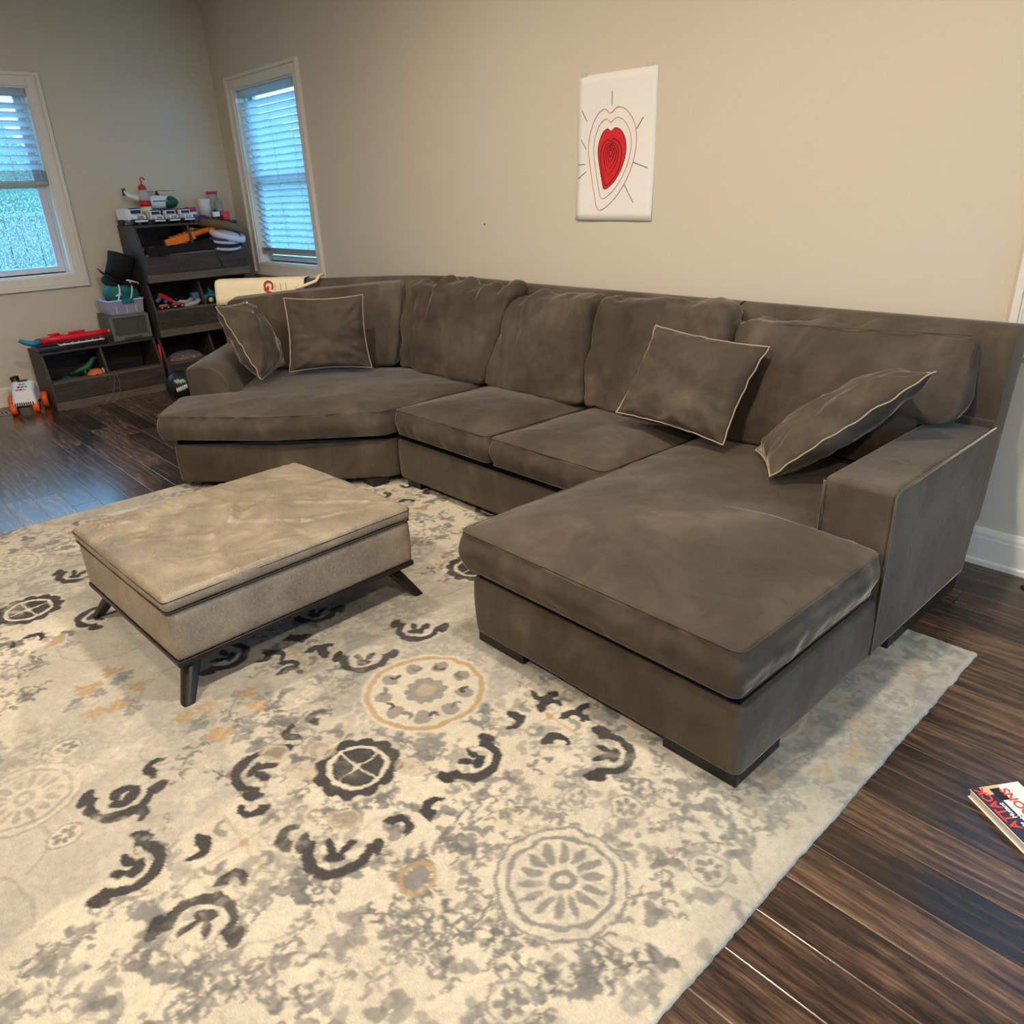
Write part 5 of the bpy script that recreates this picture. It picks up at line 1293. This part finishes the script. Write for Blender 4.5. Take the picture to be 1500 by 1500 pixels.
def rover():
    r = thing('toy_rover', 'white toy robot car with orange wheels on the floor by the low bin', 'toy car', (-6.78, 1.10, 0), -.35); r.scale = (1.12, 1.12, 1.12)
    w_ = P('toy_white', 0, 0, 0); o_ = P('orange_tyre', 238, 92, 22, .45); k_ = P('toy_black', 0, 0, 0)
    MB().add([(-.07, -.085, .085), (.085, -.075, .055), (.085, .075, .055), (-.07, .085, .085), (-.06, -.07, .21), (.055, -.06, .155), (.055, .06, .155), (-.06, .07, .21)],
             [(3, 2, 1, 0), (4, 5, 6, 7), (0, 1, 5, 4), (1, 2, 6, 5), (2, 3, 7, 6), (3, 0, 4, 7)]).build('shell', w_, r, bevel=.018, seg=4)
    boxo('underbody', -.06, .07, -.07, .07, .045, .07, k_, r, .006)
    # front face buttons
    A = Vector((.085, -.075, .055)); ux = Vector((0, 1, 0)); uy = Vector((-.03, 0, .10)).normalized(); nz = ux.cross(uy)
    A2 = Vector((-.06, -.07, .21)); tx_ = Vector((0, 1, 0)); ty = Vector((-.115, 0, .055)).normalized(); tn = tx_.cross(ty)
    cols = ((214, 90, 130, 'bt_p'), (200, 40, 60, 'bt_r'), (236, 190, 60, 'bt_y'), (110, 70, 160, 'bt_v'), (40, 120, 170, 'bt_b'), (120, 190, 90, 'bt_g'), (226, 90, 60, 'bt_o'), (160, 160, 170, 'bt_s'))
    B = Vector((.055, -.06, .155))
    for k, c in enumerate(cols):
        p = B+tx_*(.03+.022*(k % 3)+.008*(k//3))+ty*(.015+.03*(k//3))+tn*.001
        Tm = Matrix(((tx_.x, ty.x, tn.x, p.x), (tx_.y, ty.y, tn.y, p.y), (tx_.z, ty.z, tn.z, p.z), (0, 0, 0, 1)))
        MB().lathe([(0, 0), (.009, 0), (.009, .003), (0, .003)], 14, Tm).build('button', P(c[3], *c[:3], .4), r)
    p = B+tx_*.03+ty*.105+tn*.001; Tm = Matrix(((tx_.x, ty.x, tn.x, p.x), (tx_.y, ty.y, tn.y, p.y), (tx_.z, ty.z, tn.z, p.z), (0, 0, 0, 1)))
    MB().box(0, .06, 0, .018, 0, .002, Tm).build('display', k_, r)
    for k in range(9):
        q = Vector((.0865, -.055+k*.013, .075)); MB().box(-.001, .002, -.003, .003, -.009, .009, Matrix.Translation(q)).build('vent_slot', k_, r)
    for x, y, s in ((.055, -.075, .038), (.055, .06, .038), (-.085, -.10, .055), (-.085, .10, .055)):
        w2 = MB().lathe([(0, -.02), (s*.8, -.02), (s, -.013), (s, .013), (s*.8, .02), (0, .02)], 24, TR((x, y, s), PI/2, 0, 0)).build('wheel', o_, r, True)
        MB().lathe([(0, -.022), (s*.6, -.022), (s*.6, .022), (0, .022)], 18, TR((x, y, s), PI/2, 0, 0)).build('hub', k_, w2)
    MB().tube([(-.085, -.1, .055), (-.085, .1, .055)], .008, 8).build('axle', P('toy_grey', 0, 0, 0), r, True)
    MB().tube([(-.07, -.03, .10), (-.10, -.05, .20), (-.11, -.055, .225)], [.02, .026, .03], 12).build('handle', k_, r, True)
rover()
sc_ = MB().tube([(-6.62, 1.708, .222), (-6.596, 1.708, .222), (-6.585, 1.702, .16), (-6.57, 1.675, .08), (-6.54, 1.60, .012), (-6.545, 1.52, .005), (-6.55, 1.42, .005), (-6.57, 1.33, .005), (-6.555, 1.29, .005)], .0022, 6).build('string', P('pale_string', 120, 118, 100, .8), None, True)
tag(sc_, 'pale string hanging from the divider of the low bin to the floor', 'string')
sc2 = MB().tube([(-6.62, 1.718, .222), (-6.594, 1.722, .224), (-6.580, 1.735, .15), (-6.57, 1.72, .07), (-6.53, 1.66, .008), (-6.52, 1.56, .004)], .0022, 6).build('string', P('pale_string', 0, 0, 0), None, True)
tag(sc2, 'second strand of pale string, bowing right of the divider of the low bin', 'string')

# ------------------------------------------------------------------ lights and world
def arealight(name, loc, size, power, col, rot=(0, 0, 0), shape='DISK', sy=None, portal=False):
    l = bpy.data.lights.new(name, 'AREA'); l.shape = shape; l.size = size; l.energy = power; l.color = col
    if sy: l.size_y = sy
    o = bpy.data.objects.new(name, l); C.objects.link(o); o.location = loc; o.rotation_euler = rot
    if portal: l.cycles.is_portal = True
    return o
WARM = (1, .87, .71)
cans = [(-1.2, 1.35, LP_A), (-3.2, 1.35, LP_B), (-1.2, -.9, LP_C), (-3.2, -.9, LP_C), (.9, .4, LP_C), (-5.1, .6, LP_D)]
for i, (x, y, pw) in enumerate(cans):
    r = thing('recessed_ceiling_light', 'round recessed ceiling light', 'ceiling light', (x, y, CH), 0, 'recessed ceiling lights')
    MB().lathe([(.075, -.006), (.095, -.006), (.098, -.001), (.075, -.001)], 32).build('trim_ring', M['trim'], r)
    arealight('can_lamp', (x, y, CH-.012), .15, pw, WARM)
W = bpy.data.worlds.new('sky'); SC.world = W; W.use_nodes = True; nt = W.node_tree; nt.nodes.clear()
bg = nt.nodes.new('ShaderNodeBackground'); ow = nt.nodes.new('ShaderNodeOutputWorld'); nt.links.new(bg.outputs[0], ow.inputs[0])
tc = nt.nodes.new('ShaderNodeTexCoord'); nz = nt.nodes.new('ShaderNodeTexNoise'); nz.inputs['Scale'].default_value = 3; nt.links.new(tc.outputs['Generated'], nz.inputs[0])
cr = nt.nodes.new('ShaderNodeValToRGB'); cr.color_ramp.elements[0].color = (.16, .50, .95, 1); cr.color_ramp.elements[1].color = (.26, .66, 1, 1); nt.links.new(nz.outputs[0], cr.inputs[0]); nt.links.new(cr.outputs[0], bg.inputs[0])
bg.inputs[1].default_value = SKY
arealight('window_portal', (XL-.2, (Y1[0]+Y1[1])/2, (ZL0+Z1)/2), Y1[1]-Y1[0], 1, (1, 1, 1), (0, -PI/2, 0), 'RECTANGLE', Z1-ZL0, True).data.size = Z1-ZL0
bpy.data.objects['window_portal'].data.size_y = Y1[1]-Y1[0]
arealight('window_portal_back', ((W2[0]+W2[1])/2, WY+.2, (Z0+Z1)/2), W2[1]-W2[0], 1, (1, 1, 1), (-PI/2, 0, 0), 'RECTANGLE', Z1-Z0, True)
arealight('window_portal_right', ((W3[0]+W3[1])/2, WY+.2, (Z0+Z1)/2), W3[1]-W3[0], 1, (1, 1, 1), (-PI/2, 0, 0), 'RECTANGLE', Z1-Z0, True)
arealight('door_portal', (XR+.2, (DY[0]+DY[1])/2, 1.04), 2.08, 1, (1, 1, 1), (0, PI/2, 0), 'RECTANGLE', DY[1]-DY[0], True)
SC.view_settings.view_transform = 'Standard'; SC.view_settings.look = 'None'; SC.view_settings.gamma = 1; SC.view_settings.use_curve_mapping = False
SC.view_settings.exposure = 0.0
SC.cycles.max_bounces = 8; SC.cycles.diffuse_bounces = 4; SC.cycles.transparent_max_bounces = 16
